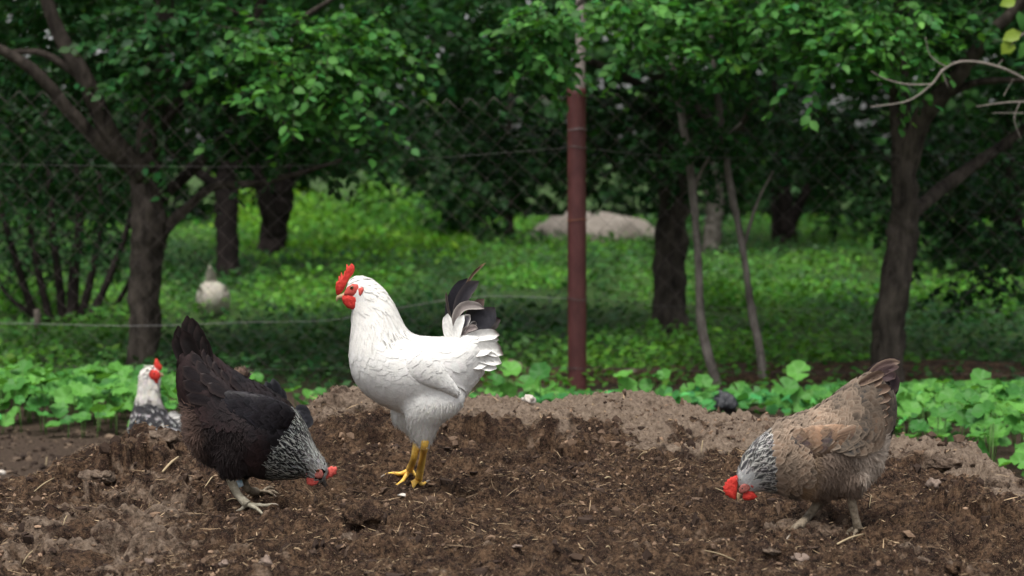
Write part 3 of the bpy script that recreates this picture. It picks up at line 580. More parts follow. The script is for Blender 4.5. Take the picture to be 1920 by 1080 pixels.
plumage(b, 'neck_hackle', bod, p[k], n[k], fl[k], 0.040 - 0.028 * hd, 0.0125 - 0.005 * hd, 0.06 + 0 * hd, tint(m_, (0.009, 0.009, 0.010), .2) * (1 - hd[:, None]) + hd[:, None] * tint(m_, (.22, .21, .20), .4), tint(m_, (0.50, 0.51, 0.47), .18), tint(m_, (0.40, 0.41, 0.38), .2), M['plume_dark'], ncol=5, prof=WH, jit=0.12, e=(0.50, 0.72), tip=(0.95, 1.0), soft=.7, conf=(.0006, .003))
p2, n2, f2 = b.sample(16000); zx, zy = b.zoom(p2); k = (zx < 440) & (zy > 500 + 0.12 * zx); rearb = sstep(250, 120, zx[k] + 40 * vn(zx[k] * .03, zy[k] * .03, 4))[:, None]
c = (np.array((0.012, 0.007, 0.007)) * (1 - rearb) + np.array((0.125, 0.078, 0.06)) * rearb) * (1 + rng.normal(0, .2, (k.sum(), 1)))
plumage(b, 'fluff', bod, p2[k], n2[k], nrmz(f2[k] * 0.6 + A3(-0.25, 0, -0.4)), rng.uniform(.014, .034, k.sum()) * (1 - .45 * sstep(800, 860, zy[k])), rng.uniform(.0018, .0045, k.sum()), rng.uniform(0.1, 0.5, k.sum()), c, c, c * 1.2, M['plume_brown'], prof=WH, jit=0.55)
def kcol(zx, zy, m): a = tint(len(zx), (0.0065, 0.0055, 0.0070), .2); return a, a * 1.6 + .003, a * 2.0 + .004
wing(b, [(668, 552, 610, 640, 8, 104), (605, 500, 520, 688, 18, 132), (520, 468, 430, 668, 22, 139), (420, 450, 330, 628, 20, 130), (310, 440, 245, 570, 14, 110), (215, 442, 180, 520, 8, 92)], M['plume_dark'], kcol, 620, (.028, .075), (.024, .026))
for i in range(7):
    quill(b, 'flight_feather', b.o, (460 - 12 * i, 520 + 20 * i), (340, 480 + 24 * i), (170 + 16 * i, 462 + 22 * i), 40, M['plume_dark'], (.0065, .0055, .007), (.016, .012, .012), (.012, .009, .009), -165 + 3 * i, -112, tilt=0.1, conf=(b.wbvh, .001 + .0007 * i, .003))
for i in range(4):
    quill(b, 'back_streak_feather', b.o, (505 - 14 * i, 505 + 2 * i), (470, 485 - 3 * i), (405 - 8 * i, 462 - 2 * i), 14, M['plume_brown'], (.20, .13, .11), (.05, .035, .03), (.06, .04, .035), -128 + 10 * i, -122 + 10 * i, conf=(b.wbvh, .002, .003))
for (s0, c0_, t0, w0, dy) in [((190, 380), (150, 220), (130, 80), 84, 0), ((205, 370), (188, 210), (152, 92), 76, -22), ((170, 370), (108, 250), (88, 130), 78, 16), ((215, 360), (212, 240), (178, 128), 70, -36), ((165, 380), (100, 280), (74, 170), 70, -14), ((200, 380), (160, 260), (110, 150), 84, -40), ((240, 360), (238, 270), (205, 180), 60, -46)]:
    quill(b, 'tail_feather', b.o, s0, c0_, t0, w0, M['plume_dark'], (.010, .008, .008), (.024, .017, .017), (.03, .021, .02), dy, dy - 8)
for i, (s0, t0, w0) in enumerate([((250, 360), (150, 262), 60), ((270, 340), (215, 232), 58), ((290, 370), (240, 250), 60), ((230, 420), (112, 330), 66), ((280, 420), (180, 300), 66), ((330, 400), (265, 290), 60), ((250, 470), (120, 400), 66), ((320, 450), (200, 370), 66), ((380, 430), (300, 330), 60), ((280, 510), (140, 470), 60), ((360, 480), (235, 420), 66), ((420, 450), (340, 370), 60)]):
    mid = ((s0[0] + t0[0]) / 2 - 10, (s0[1] + t0[1]) / 2 - 18)
    quill(b, 'tail_covert', b.o, s0, mid, t0, w0, M['plume_dark'], (.010, .007, .008), (.024, .016, .015), (.03, .02, .018), -70 - 4 * i, -60 - 4 * i, camber=0.25, conf=(b.bvh, .003 + .0008 * (i % 4), .012))
for (s0, c0_, t0, w0) in (((580, 560), (560, 460), (545, 385), 70), ((560, 560), (530, 470), (512, 398), 66), ((600, 570), (590, 490), (585, 430), 56)):      # far wing held a little open
    quill(b, 'far_wing_feather', b.o, s0, c0_, t0, w0, M['plume_dark'], (.012, .012, .015), (.03, .03, .034), (.05, .05, .055), 110, 150)
for (s0, c0_, t0, w0) in (((650, 560), (720, 560), (715, 625), 60), ((660, 540), (690, 520), (712, 590), 60)):
    quill(b, 'far_wing_feather', b.o, s0, c0_, t0, w0, M['plume_dark'], (.03, .03, .036), (.05, .05, .056), (.05, .05, .055), 100, 110)
cen = b.L(400, 368, 60); nn = 260; d = nrmz(rng.normal(0, 1, (nn, 3))); c = tint(nn, (0.11, 0.072, 0.05), .25)
plumage(b, 'saddle_tuft', bod, cen + d * A3(.012, .02, .010), d, nrmz(d + A3(-.4, 0, .3)), rng.uniform(.012, .022, nn), rng.uniform(.003, .006, nn), rng.uniform(.3, .9, nn), c, c, c * 1.3, M['plume_brown'], prof=WH, jit=.5)
flap(b, 'comb', bod, [(790, 826), (800, 812), (814, 816), (826, 806), (838, 812), (848, 808), (856, 822), (850, 834), (852, 846), (838, 850), (830, 862), (816, 862), (806, 872), (792, 866), (788, 846)], M['pink'], 10)
for sg in (-1, 1):
    flap(b, 'wattle', bod, [(704, 862), (722, 854), (748, 862), (768, 880), (756, 896), (732, 904), (708, 894)], M['pink'], 10, sg * 24)
    flap(b, 'earlobe', bod, [(698, 796), (714, 792), (722, 806), (718, 834), (704, 852), (700, 826)], M['pink'], 10, sg * 46)
    flap(b, 'face_patch', bod, [(742, 846), (752, 828), (766, 818), (782, 828), (790, 848), (782, 866), (760, 868), (746, 860)], M['face_dark'], 6, sg * 38)
eyes(b, bod, 762, 828, 42, 8)
beak(b, bod, [(790, 862, 764, 878, 12), (798, 876, 776, 892, 9), (803, 890, 788, 902, 6), (802, 906, 796, 910, 2)], M['darkbeak'])
a1, a2 = b.W2(464, 957, 0.012), b.W2(480, 932, 0.012)
shank(b, b.o, [b.L(335, 850, -80), b.L(345, 885, -80), b.L(380, 950, -75), a1], [0.013, 0.0095, 0.0082, 0.0100], feet(b, a1, R(-4), R(34), 0.052, .35, .004), M['leg_grey'], 0.0050)
lg = shank(b, b.o, [b.L(390, 850, 70), b.L(400, 880, 70), b.L(425, 920, 70), a2], [0.013, 0.0095, 0.0082, 0.0095], feet(b, a2, R(6), R(26), 0.05, .3, .004), M['leg_mud'], 0.0048)
rp = b.L(381, 893, -20); V, Fs = tube([b.L(372, 880, 20), b.L(380, 908, 20)], [0.0105, 0.0105], 14, 3); link('leg_ring', pym('leg_ring', V, Fs), M['ring'], lg)

# ---- brown hen
b = Bird('brown_chicken', 'brown and tan chicken with black and white flecked neck, scratching on the mound', (1320, 640), 2.8425, (1608, 1003)); bn = b
secs = [(184, 745, 200, 820, 20), (180, 712, 262, 800, 40), (190, 672, 292, 792, 50), (210, 622, 335, 797, 66), (248, 566, 402, 806, 94), (305, 510, 475, 812, 124), (372, 462, 560, 832, 150), (452, 424, 660, 838, 166), (540, 397, 772, 812, 170), (622, 362, 868, 765, 160), (702, 304, 942, 682, 140), (772, 254, 970, 592, 114), (824, 219, 984, 486, 84), (866, 194, 998, 385, 54), (905, 180, 1000, 300, 28)]
th_n = [(880, 640, 650, 660, 50, -95), (880, 730, 690, 740, 56, -98), (850, 790, 730, 800, 40, -90), (815, 835, 765, 835, 20, -84)]
th_f = [(720, 720, 540, 720, 60, 60), (700, 790, 550, 790, 55, 66), (660, 840, 575, 840, 34, 62), (630, 872, 590, 872, 18, 60)]
ncol_ = lambda zx, zy: np.repeat(np.array([(0.17, 0.12, 0.085)]), len(zx), 0)
bod = b.body([(secs, False), (th_n, False), (th_f, False)], 0.006, M['plume_brown'], ncol_)
p, n, fl = b.sample(6400); zx, zy = b.zoom(p)
hz = zx - 0.12 * (zy - 600) + 22 * vn(zx * .02, zy * .02, 6); neck = hz < 372; face = ((zx - 212) / 34) ** 2 + ((zy - 785) / 30) ** 2 < 1
low = (zy > 560 + 0.0 * zx) & (zx > 520 + 0.2 * (zy - 560)) | ((zx > 900) & (zy > 510)) | (zy > 760) & (zx > 480)
k = ~neck & ~low; m_ = k.sum(); rump = sstep(600, 900, zx[k]); mot = vn(zx[k] * .016, zy[k] * .016, 8)[:, None]
c = np.array((0.165, 0.113, 0.079)) + mot * np.array((.22, .12, .065)) - rump[:, None] * np.array((.115, .075, .050)); c = np.clip(c, .035, 1) * .84 * (1 + rng.normal(0, .18, (m_, 1)))
ed = np.array((0.275, 0.208, 0.152)) * (1 - 0.60 * rump[:, None]) * (1 + .8 * mot) * (1 + rng.normal(0, .12, (m_, 1)))
plumage(b, 'plumage', bod, p[k], n[k], fl[k], .028 + 0.022 * rump, .018 + 0.016 * rump, 0.09 + 0.08 * rump, c, ed, ed * 1.05, M['plume_brown'], jit=0.2, e=(0.5, 0.95), tip=(.85, 1), conf=(.0006, .0085), soft=.3)
k = neck & ~face & (rng.random(len(zx)) < .62 + .38 * sstep(100, 50, np.hypot(zx - 215, zy - 775))); m_ = k.sum(); hd = sstep(95, 50, np.hypot(zx[k] - 215, zy[k] - 775)) ; lowr = sstep(300, 380, hz[k]); brn = (rng.random(m_) < 0.5 * sstep(330, 372, hz[k]))[:, None]
plumage(b, 'neck_hackle', bod, p[k], n[k], fl[k], 0.030 - 0.014 * hd, 0.0145 - 0.0060 * hd, 0.07 + 0 * hd, tint(m_, (0.014, 0.013, 0.016), .2) + 0.42 * sstep(.2, .9, hd)[:, None], np.where(brn, tint(m_, (.42, .33, .24), .12), tint(m_, (0.60, 0.58, 0.54), .12)), tint(m_, (0.58, 0.56, 0.52), .15), M['plume_brown'], ncol=5, prof=WH, jit=0.14, e=(0.46, 0.62), tip=(0.88, 1.0), soft=.7, conf=(.0006, .003))
p2, n2, f2 = b.sample(20000); zx, zy = b.zoom(p2); k = (zy > 530) & (zx > 430 + 0.2 * (zy - 530)) | (zx > 900) & (zy > 490)
k &= (zy > 560) | (zx > 640); m_ = k.sum(); pale = sstep(800, 960, zx[k] + 80 * vn(zx[k] * .02, zy[k] * .02, 3))[:, None]; fr = sstep(640, 480, zx[k])[:, None]
c = (np.array((0.135, 0.098, 0.074)) * (1 - pale) + np.array((0.42, 0.35, 0.285)) * pale) * (1 - fr) + fr * np.array((.30, .205, .125)); c = c * (1 + rng.normal(0, .16, (m_, 1))) * (1 + 0.5 * vn(zx[k] * .014, zy[k] * .014, 13))[:, None]
plumage(b, 'fluff', bod, p2[k], n2[k], nrmz(f2[k] + A3(.1, 0, -.35)), rng.uniform(.014, .030, m_), rng.uniform(.002, .006, m_), rng.uniform(0.05, 0.4, m_), c, c * 1.12, c * 1.2, M['plume_brown'], prof=WH, jit=0.45)
def ycol(zx, zy, m):
    nn = len(zx); mot = vn(zx * .018, zy * .018, 18)[:, None]; dk = sstep(560, 650, zy)[:, None] * 0.5
    a = np.clip(np.array((0.165, 0.100, 0.062)) + mot * np.array((.34, .19, .11)), .05, 1) * (1 - dk) * (1 + rng.normal(0, .15, (nn, 1))); return a, np.clip(a * 0.6 + np.array((.165, .125, .09)) * (1 - dk), 0, .8), a * 1.15
wing(b, [(425, 500, 430, 580, 10, 108), (505, 462, 500, 645, 20, 138), (600, 450, 590, 640, 24, 153), (690, 448, 680, 596, 24, 151), (780, 438, 785, 556, 20, 138), (870, 430, 890, 522, 16, 118), (935, 430, 950, 496, 8, 98)], M['plume_brown'], ycol, 700, (.022, .05), (.017, .024), 0.1)
for i in range(7):
    quill(b, 'flight_feather', b.o, (610 + 14 * i, 600 - 16 * i), (760, 560 - 16 * i), (905 + 4 * i, 520 - 14 * i), 34, M['plume_brown'], (.16, .10, .066), (.32, .24, .17), (.24, .17, .12), -184 + 2 * i, -124 + i, tilt=0.1, conf=(b.wbvh, .001 + .0006 * i, .003))
TL = (.055, .036, .032)
for (s0, c0_, t0, w0, dy, a, e_) in [((830, 240), (900, 105), (1046, 98), 44, 6, (.022, .014, .015), (.03, .02, .02)), ((850, 250), (915, 100), (1046, 112), 50, -14, (.075, .045, .040), (.24, .17, .125)), ((850, 250), (950, 140), (1040, 135), 44, -26, (.06, .035, .036), (.10, .065, .055)),
    ((930, 210), (1040, 150), (1008, 282), 62, -20, (.030, .018, .022), (.05, .032, .03)), ((930, 220), (1050, 190), (1000, 300), 50, 14, (.02, .013, .014), (.03, .02, .02)), ((900, 200), (1000, 170), (1018, 200), 60, -34, (.05, .03, .032), (.07, .045, .04))]:
    quill(b, 'tail_feather', b.o, s0, c0_, t0, w0, M['plume_brown'], a, e_, e_, dy, dy)
for i, (s0, t0, w0) in enumerate([((800, 262), (884, 196), 48), ((830, 230), (962, 170), 50), ((850, 262), (955, 200), 50), ((790, 300), (892, 262), 54), ((860, 290), (996, 248), 54), ((770, 340), (860, 318), 54), ((860, 330), (1000, 300), 58), ((850, 372), (992, 345), 54), ((760, 380), (862, 366), 54), ((850, 408), (985, 388), 54), ((780, 430), (892, 430), 54), ((860, 450), (980, 440), 50), ((840, 480), (960, 482), 50), ((720, 360), (800, 330), 50), ((700, 400), (790, 395), 52), ((760, 455), (860, 470), 50)]):
    mid = ((s0[0] + t0[0]) / 2, (s0[1] + t0[1]) / 2 - 16); br = 0.85 + 0.3 * random.random()
    quill(b, 'tail_covert', b.o, s0, mid, t0, w0, M['plume_brown'], np.array((.075, .045, .031)) * br, np.array((.23, .16, .11)) * br, np.array((.14, .09, .062)) * br, -62 - 4.5 * i, -56 - 4.5 * i, camber=0.16, conf=(b.bvh, .002 + .0008 * (i % 4), .007) if t0[0] < 940 else None)
flap(b, 'comb', bod, [(182, 712), (166, 716), (150, 724), (142, 722), (136, 734), (126, 734), (122, 748), (110, 752), (112, 766), (100, 774), (106, 788), (100, 798), (112, 806), (114, 820), (128, 824), (136, 834), (150, 836), (162, 846), (172, 838), (176, 800), (182, 750)], M['red'], 9)
for sg in (-1, 1):
    flap(b, 'wattle', bod, [(204, 836), (210, 808), (234, 794), (262, 800), (286, 828), (268, 842), (240, 848), (216, 848)], M['red'], 12, sg * 26)
    flap(b, 'earlobe', bod, [(236, 752), (252, 740), (266, 752), (268, 778), (258, 784), (246, 770)], M['pink'], 10, sg * 44)
    flap(b, 'face_patch', bod, [(184, 786), (198, 766), (226, 752), (246, 760), (248, 786), (228, 804), (206, 812), (188, 808)], M['face_dark'], 8, sg * 40)
eyes(b, bod, 205, 784, 42, 8)
beak(b, bod, [(176, 806, 202, 816, 12), (174, 826, 194, 836, 9), (176, 842, 186, 850, 5), (180, 856, 182, 858, 2)], M['beak'])
a1, a2 = b.W2(1609, 996, 0.004), b.W2(1500, 986, 0.002)
shank(b, b.o, [b.L(786, 800, -84), b.L(786, 845, -84), b.L(805, 930, -80), a1], [0.014, 0.0095, 0.0082, 0.0095], feet(b, a1, R(200), R(35), 0.042, .3, .013), M['leg_mud'], 0.0052)
shank(b, b.o, [b.L(608, 850, 60), b.L(594, 880, 55), b.L(550, 940, 40), a2], [0.013, 0.0095, 0.0085, 0.0095], feet(b, a2, R(190), R(30), 0.036, .3, .014), M['leg_mud'], 0.0052)

# ---- speckled hen behind the mound
b = Bird('speckled_chicken', 'black and white speckled chicken with white neck, half hidden behind the mound', (200, 480), 3.0, (285, 852), Y=7.25)
secs = [(232, 612, 275, 618, 16), (200, 640, 300, 652, 36), (182, 685, 306, 696, 42), (176, 740, 300, 748, 46), (166, 795, 302, 795, 56), (150, 855, 320, 845, 76), (134, 915, 348, 895, 98), (122, 975, 385, 930, 112), (130, 1025, 412, 965, 108), (170, 1065, 415, 1010, 86), (250, 1085, 385, 1055, 50)]
scf = lambda zx, zy: np.where((zy < 830)[:, None], np.array([(0.55, .53, .48)]), np.array([(0.02, .02, .022)]))
bod = b.body([(secs, False)], 0.009, M['plume_brown'], scf)
p, n, fl = b.sample(2600); zx, zy = b.zoom(p); face = ((zx - 268) / 36) ** 2 + ((zy - 672) / 42) ** 2 < 1; lo = sstep(775, 830, zy + 40 * vn(zx * .03, zy * .03, 2))[:, None]; m_ = len(zx)
c0_ = tint(m_, (0.60, .57, .52), .12) * (1 - lo) + lo * tint(m_, (.022, .02, .023), .3); c2_ = tint(m_, (0.60, .57, .52), .12) * (1 - lo) + lo * np.where(rng.random((m_, 1)) < .35, tint(m_, (.42, .41, .40), .2), tint(m_, (.03, .03, .033), .2))
k = ~face; plumage(b, 'plumage', bod, p[k], n[k], fl[k], np.full(k.sum(), .034), .016 + .008 * lo[k, 0], np.full(k.sum(), .1), c0_[k], c0_[k], c2_[k], M['plume_brown'], tip=(.6, .9))
for i, (s0, t0) in enumerate([((330, 930), (430, 905)), ((330, 950), (445, 925)), ((340, 970), (440, 950)), ((330, 915), (400, 890))]):
    quill(b, 'tail_feather', b.o, s0, ((s0[0] + t0[0]) / 2, t0[1] - 14), t0, 26, M['plume_white'], (.55, .53, .5), (.7, .68, .64), (.6, .58, .55), 20, 60 + 10 * i)
flap(b, 'comb', bod, [(262, 632), (268, 600), (276, 575), (290, 584), (298, 604), (308, 614), (314, 632), (302, 648), (280, 650)], M['red'], 16, -6)
for sg in (-1, 1): flap(b, 'wattle', bod, [(252, 690), (272, 684), (292, 694), (288, 716), (268, 724), (252, 712)], M['red'], 12, sg * 26)
for sg in (-1, 1): flap(b, 'face_patch', bod, [(232, 664), (250, 640), (282, 640), (302, 662), (298, 692), (268, 702), (240, 692)], M['red'], 14, sg * 34)
eyes(b, bod, 268, 662, 40, 9)
beak(b, bod, [(300, 650, 296, 684, 14), (312, 658, 308, 680, 9), (322, 672, 320, 678, 3)], M['beak'])
for dy in (-40, 45): shank(b, b.o, [b.L(262, 1060, dy), b.L(258, 1090, dy), b.L(255, 1112, dy)], [.012, .010, .010], feet(b, b.L(255, 1112, dy), R(10), R(32), 0.06), M['leg_grey'], .006)

# ---- far grey hen beyond the fence
b = Bird('grey_chicken', 'pale grey chicken seen from behind with its tail up, in the weeds beyond the fence', (200, 480), 3.0, (400, 596), Y=13.6)
secs = [(580, 66, 588, 66, 6), (570, 105, 600, 105, 12), (556, 145, 622, 145, 26), (522, 175, 664, 172, 66), (508, 212, 684, 208, 96), (507, 260, 692, 256, 112), (520, 302, 680, 300, 98), (556, 334, 640, 334, 60)]
nk = [(560, 230, 640, 230, 40, 60), (570, 250, 632, 250, 34, 130), (578, 290, 622, 290, 26, 175), (584, 318, 616, 318, 20, 190)]
bod = b.body([(secs, True), (nk, False)], 0.014, M['plume_brown'], lambda zx, zy: np.repeat(np.array([(0.36, .33, .28)]), len(zx), 0))
p, n, fl = b.sample(1100); c = tint(len(p), (0.44, 0.41, 0.345), .14)
plumage(b, 'plumage', bod, p, n, fl, np.full(len(p), .05), np.full(len(p), .03), np.full(len(p), .12), c, c * .85, c * 1.1, M['plume_brown'])
for i in range(5): quill(b, 'tail_feather', b.o, (586 + (i - 2) * 8, 160), (586 + (i - 2) * 9, 110), (584 + (i - 2) * 6, 62 + 6 * abs(i - 2)), 26, M['plume_brown'], (.40, .37, .31), (.5, .47, .4), (.45, .42, .36), -20 + 4 * i, -40, tilt=.1)
for sg in (-1, 1): 
    for i in range(3): quill(b, 'flight_feather', b.o, (600 + sg * 60, 200 + 8 * i), (600 + sg * 78, 190), (600 + sg * 74, 168 + 26 * i), 26, M['plume_brown'], (.34, .31, .27), (.5, .47, .4), (.16, .15, .13), -60, -90, tilt=.2)
    shank(b, b.o, [b.L(600 + sg * 30, 318, 0), b.L(600 + sg * 30, 336, 0), b.L(600 + sg * 30, 349, 0)], [.016, .011, .011], [], M['leg_grey'], .007)
flap(b, 'comb', bod, [(590, 285), (600, 268), (610, 285), (606, 310), (594, 310)], M['red'], 8, 214)
beak(b, bod, [(594, 316, 606, 316, 8, 200), (598, 340, 602, 340, 2, 208)], M['beak'])
# ------------------------------------------------------------------ leaves, trees, plants
HI_V = np.array([(0, 0, 0), (.30, .30, .03), (.66, .27, .02), (1, 0, -.06), (.66, -.27, .02), (.30, -.30, .03), (.30, 0, -.03), (.66, 0, -.035)], float)
HI_F = np.array([(0, 1, 6), (1, 2, 7), (1, 7, 6), (2, 3, 7), (0, 6, 5), (6, 7, 4), (6, 4, 5), (7, 3, 4)])
LO_V = np.array([(0, 0, 0), (.45, .30, .05), (1, 0, -.04), (.45, -.30, .05)], float); LO_F = np.array([(0, 1, 2), (0, 2, 3)])
def frame(ax, nr):
    ax = nrmz(ax); nr = nrmz(nr - ax * (nr * ax).sum(-1, keepdims=True)); return ax, np.cross(nr, ax), nr
def leaf_mesh(name, pos, ax, nr, ln, wd, cols, hi=False):
    T, Fc = (HI_V, HI_F) if hi else (LO_V, LO_F); ax, sd_, nr = frame(ax, nr); N = len(pos); m = len(T)
    V = pos[:, None] + ax[:, None] * (T[None, :, 0:1] * ln[:, None, None]) + sd_[:, None] * (T[None, :, 1:2] * wd[:, None, None]) + nr[:, None] * (T[None, :, 2:3] * ln[:, None, None])
    Fq = (Fc[None] + (np.arange(N) * m)[:, None, None]).reshape(-1, 3)
    me = mesh_np(name, V.reshape(-1, 3), Fq); colattr(me, np.repeat(cols, m, 0)); return me
def green(n, base, var=0.34, warm=0.11):
    c = np.array(base) * np.exp(rng.normal(0, var, (n, 1))); w = rng.normal(0, warm, (n, 1)); return np.clip(c * np.concatenate([1 + w * 1.4, 1 + 0 * w, 1 - w * 0.8], 1), 0.003, 0.7)
def sprays(cen, per, tl, droop=0.35, out=None, lsize=0.06):
    """leaves set alternately along short twigs; returns twig ends and leaf frames"""
    n = len(cen); d = rng.normal(0, 1, (n, 3)) * A3(1, 1, .55); d[:, 2] -= droop
    if out is not None: d += out
    d = nrmz(d); L = tl * rng.uniform(0.6, 1.3, n); t = (np.arange(per) + 0.5) / per
    sdv = nrmz(np.cross(d, A3(0, 0, 1) + rng.normal(0, .2, (n, 3)))); alt = np.where(np.arange(per) % 2 == 0, 1.0, -1.0)
    pos = cen[:, None] + d[:, None] * (L[:, None] * t[None])[..., None] + A3(0, 0, -1) * (droop * 0.5 * L[:, None] * t[None] ** 2)[..., None]
    ax = d[:, None] * 0.55 + sdv[:, None] * alt[None, :, None] * 0.9 + A3(0, 0, -0.35) + rng.normal(0, .35, (n, per, 3))
    nr = A3(0, -0.35, 0.9) + rng.normal(0, .45, (n, per, 3)); ln = lsize * rng.uniform(0.65, 1.25, (n, per))
    tip = cen + d * L[:, None] + A3(0, 0, -1) * (droop * 0.5 * L)[:, None]
    return cen, tip, pos.reshape(-1, 3), ax.reshape(-1, 3), nr.reshape(-1, 3), ln.ravel()
def twig_mesh(name, a, b, r):
    n = len(a); d = nrmz(b - a); s1 = nrmz(np.cross(d, A3(.3, .2, 1))); s2 = np.cross(d, s1); V = []
    for p, rr in ((a, r), (b, r * 0.5)):
        for k in range(3): V.append(p + s1 * rr * math.cos(k * 2.094) + s2 * rr * math.sin(k * 2.094))
    V = np.stack(V, 1).reshape(-1, 3); f = np.array([(0, 1, 4, 3), (1, 2, 5, 4), (2, 0, 3, 5)]); return mesh_np(name, V, (f[None] + (np.arange(n) * 6)[:, None, None]).reshape(-1, 4))
def blob_points(bl):
    """points through a foliage mass given by its place in view, its distance and its depth"""
    cx, cy, rx, ry, Y, dY, n = bl[:7]; v = rng.normal(0, 1, (n, 3)); v = v / np.linalg.norm(v, axis=1, keepdims=True) * (rng.random((n, 1)) ** 0.45)
    c = P(cx, cy, Y); return c + v * np.array([rx * Y / F, dY, ry * Y / F])
leaf_lib = []
for i in range(4):
    V = HI_V.copy(); V[:, 2] += rng.normal(0, .02, 8); V[3, 2] -= .08 * i * .5; V[:, 1] *= (0.95, 1.1, 1.25, 0.85)[i]; me = mesh_np('leaf', V, HI_F); me.materials.append(M['leaf_near']); leaf_lib.append(me)
def leaf_objects(root, pos, ax, nr, ln, mesh_lib, mat_w=1.0):
    ax, sd_, nr = frame(ax, nr); base = np.array(root.location)
    for i in range(len(pos)):
        o = bpy.data.objects.new('leaf', random.choice(mesh_lib)); l = ln[i]
        m = np.eye(4); m[:3, 0] = ax[i] * l; m[:3, 1] = sd_[i] * l; m[:3, 2] = nr[i] * l; m[:3, 3] = pos[i] - base
        o.matrix_basis = Matrix(m.tolist()); o.parent = root; COL.objects.link(o)
def limb(pts, wob=0.0):
    """polyline of (px, py, Y, radius in px) to points and radii"""
    q = np.array(pts, float); p = P(q[:, 0], q[:, 1], q[:, 2]); r = q[:, 3] * q[:, 2] / F; return p, r
def tree(name, label, trunk, limbs, blobs, base, per=15, tl=0.30, lsize=0.053, hi=False, mat='bark', near=0, nearbox=None, droop=0.35, twigs=True, group='orchard trees', rough=0.12, cat='tree'):
    p, r = limb(trunk); p[0, 2] = min(p[0, 2], 0.02); root = empty(name, (p[0, 0], p[0, 1], 0)); o0 = np.array(root.location); tag(root, label, cat, group)
    p0 = p.copy(); p0[0, 2] = -0.05
    V, Fs = tube(p0 - o0, r, 20, len(p) * 9, rough * 1.5, len(name)); link('trunk', pym('trunk', V, Fs), M[mat], root)
    for l in limbs:
        lp, lr = limb(l); V, Fs = tube(lp - o0, lr, 9, len(lp) * 5, rough, int(lp[0, 0] * 50) % 97); link('limb', pym('limb', V, Fs), M[mat], root)
    AL = []
    TW = []
    for bl in blobs:
        cen = blob_points(bl); k = cen[:, 2] > 0.25; cen = cen[k]; s = bl[7] if len(bl) > 7 else 1.0; tone = bl[8] if len(bl) > 8 else base
        a, t, pos, ax, nr, ln = sprays(cen, per, tl * s, droop, None, lsize * s); TW.append((a, t)); AL.append((pos, ax, nr, ln, green(len(pos), tone)))
    if not AL: return root
    pos, ax, nr, ln, cs = (np.concatenate([q[i] for q in AL]) for i in range(5))
    if near:
        wd = pos; bq = (wd[:, 2] - CAMZ) / wd[:, 1]; v = (bq * cP + sP) / (cP - bq * sP); X = 960 + F * wd[:, 0] / wd[:, 1] * (cP + v * sP); Yp = 540 - F * v
        inb = (X > nearbox[0]) & (X < nearbox[2]) & (Yp > nearbox[1]) & (Yp < nearbox[3]); key = np.where(inb, -ln / pos[:, 1], 9); o = np.argsort(key)[:near]; o = o[inb[o]]
        leaf_objects(root, pos[o], ax[o], nr[o], ln[o], leaf_lib); m = np.ones(len(pos), bool); m[o] = False; pos, ax, nr, ln, cs = pos[m], ax[m], nr[m], ln[m], cs[m]
    cr = link('crown', leaf_mesh('crown', pos - o0, ax, nr, ln, ln * rng.uniform(.85, 1.25, len(ln)), cs, hi), M['leaf'], root); cr['kind'] = 'stuff'
    if twigs:
        a = np.concatenate([t[0] for t in TW]); t = np.concatenate([t[1] for t in TW]); tw = link('twigs', twig_mesh('twigs', a - o0, t - o0, 0.0028), M['bark'], cr); tw['kind'] = 'stuff'
    return root
G1, G2, G3, G4 = (0.022, 0.080, 0.019), (0.043, 0.145, 0.027), (0.013, 0.050, 0.012), (0.10, 0.24, 0.04)  # canopy shade put into the deeper greens, light into the brighter ones

tree('gnarled_tree', 'gnarled orchard tree with spreading dark limbs behind the speckled chicken',
     [(266, 712, 10.0, 31), (270, 600, 10.0, 29), (275, 500, 10.0, 29), (280, 425, 10.0, 33), (272, 330, 10.05, 26), (285, 220, 10.1, 22), (300, 100, 10.2, 20), (310, -40, 10.3, 18), (320, -300, 10.4, 12)],
     [[(270, 330, 10.0, 22), (210, 260, 9.9, 20), (160, 150, 9.8, 17), (110, 60, 9.8, 14), (60, -80, 9.8, 10)], [(262, 320, 10.0, 17), (200, 280, 9.9, 15), (140, 220, 9.8, 13), (60, 130, 9.7, 11), (-60, 60, 9.6, 8)],
      [(282, 260, 10.1, 15), (350, 170, 10.2, 14), (400, 105, 10.3, 12), (470, 40, 10.4, 10), (520, -60, 10.5, 7)], [(296, 440, 10.0, 14), (340, 400, 10.0, 10), (400, 350, 9.9, 8), (470, 345, 9.8, 7), (560, 325, 9.7, 5), (640, 300, 9.6, 3)],
      [(290, 380, 10.05, 12), (380, 300, 10.3, 9), (450, 220, 10.5, 8), (520, 150, 10.6, 6)], [(350, 170, 10.2, 10), (430, 110, 10.0, 8), (540, 50, 9.8, 7), (620, 0, 9.6, 5), (700, -60, 9.5, 4)], [(160, 150, 9.8, 9), (80, 100, 9.8, 7), (0, 100, 9.8, 5)]],
     [(110, 70, 190, 130, 10.3, .5, 90), (330, 90, 150, 110, 9.7, .4, 80), (560, 130, 140, 110, 9.3, .3, 85, 1.0, G2), (470, 60, 120, 80, 9.6, .3, 50, 1.0, G1), (650, 90, 90, 80, 9.5, .3, 40, 1.0, G2), (430, 230, 110, 70, 9.9, .4, 40), (600, 230, 110, 70, 9.9, .4, 40),
      (30, 250, 110, 130, 10.4, .5, 60), (200, 330, 130, 60, 10.6, .4, 26), (740, 60, 110, 90, 10.2, .4, 55), (300, -330, 620, 300, 10.6, 1.4, 800, 1.4, G1)], G1, hi=True, near=290, nearbox=(380, 0, 760, 290))
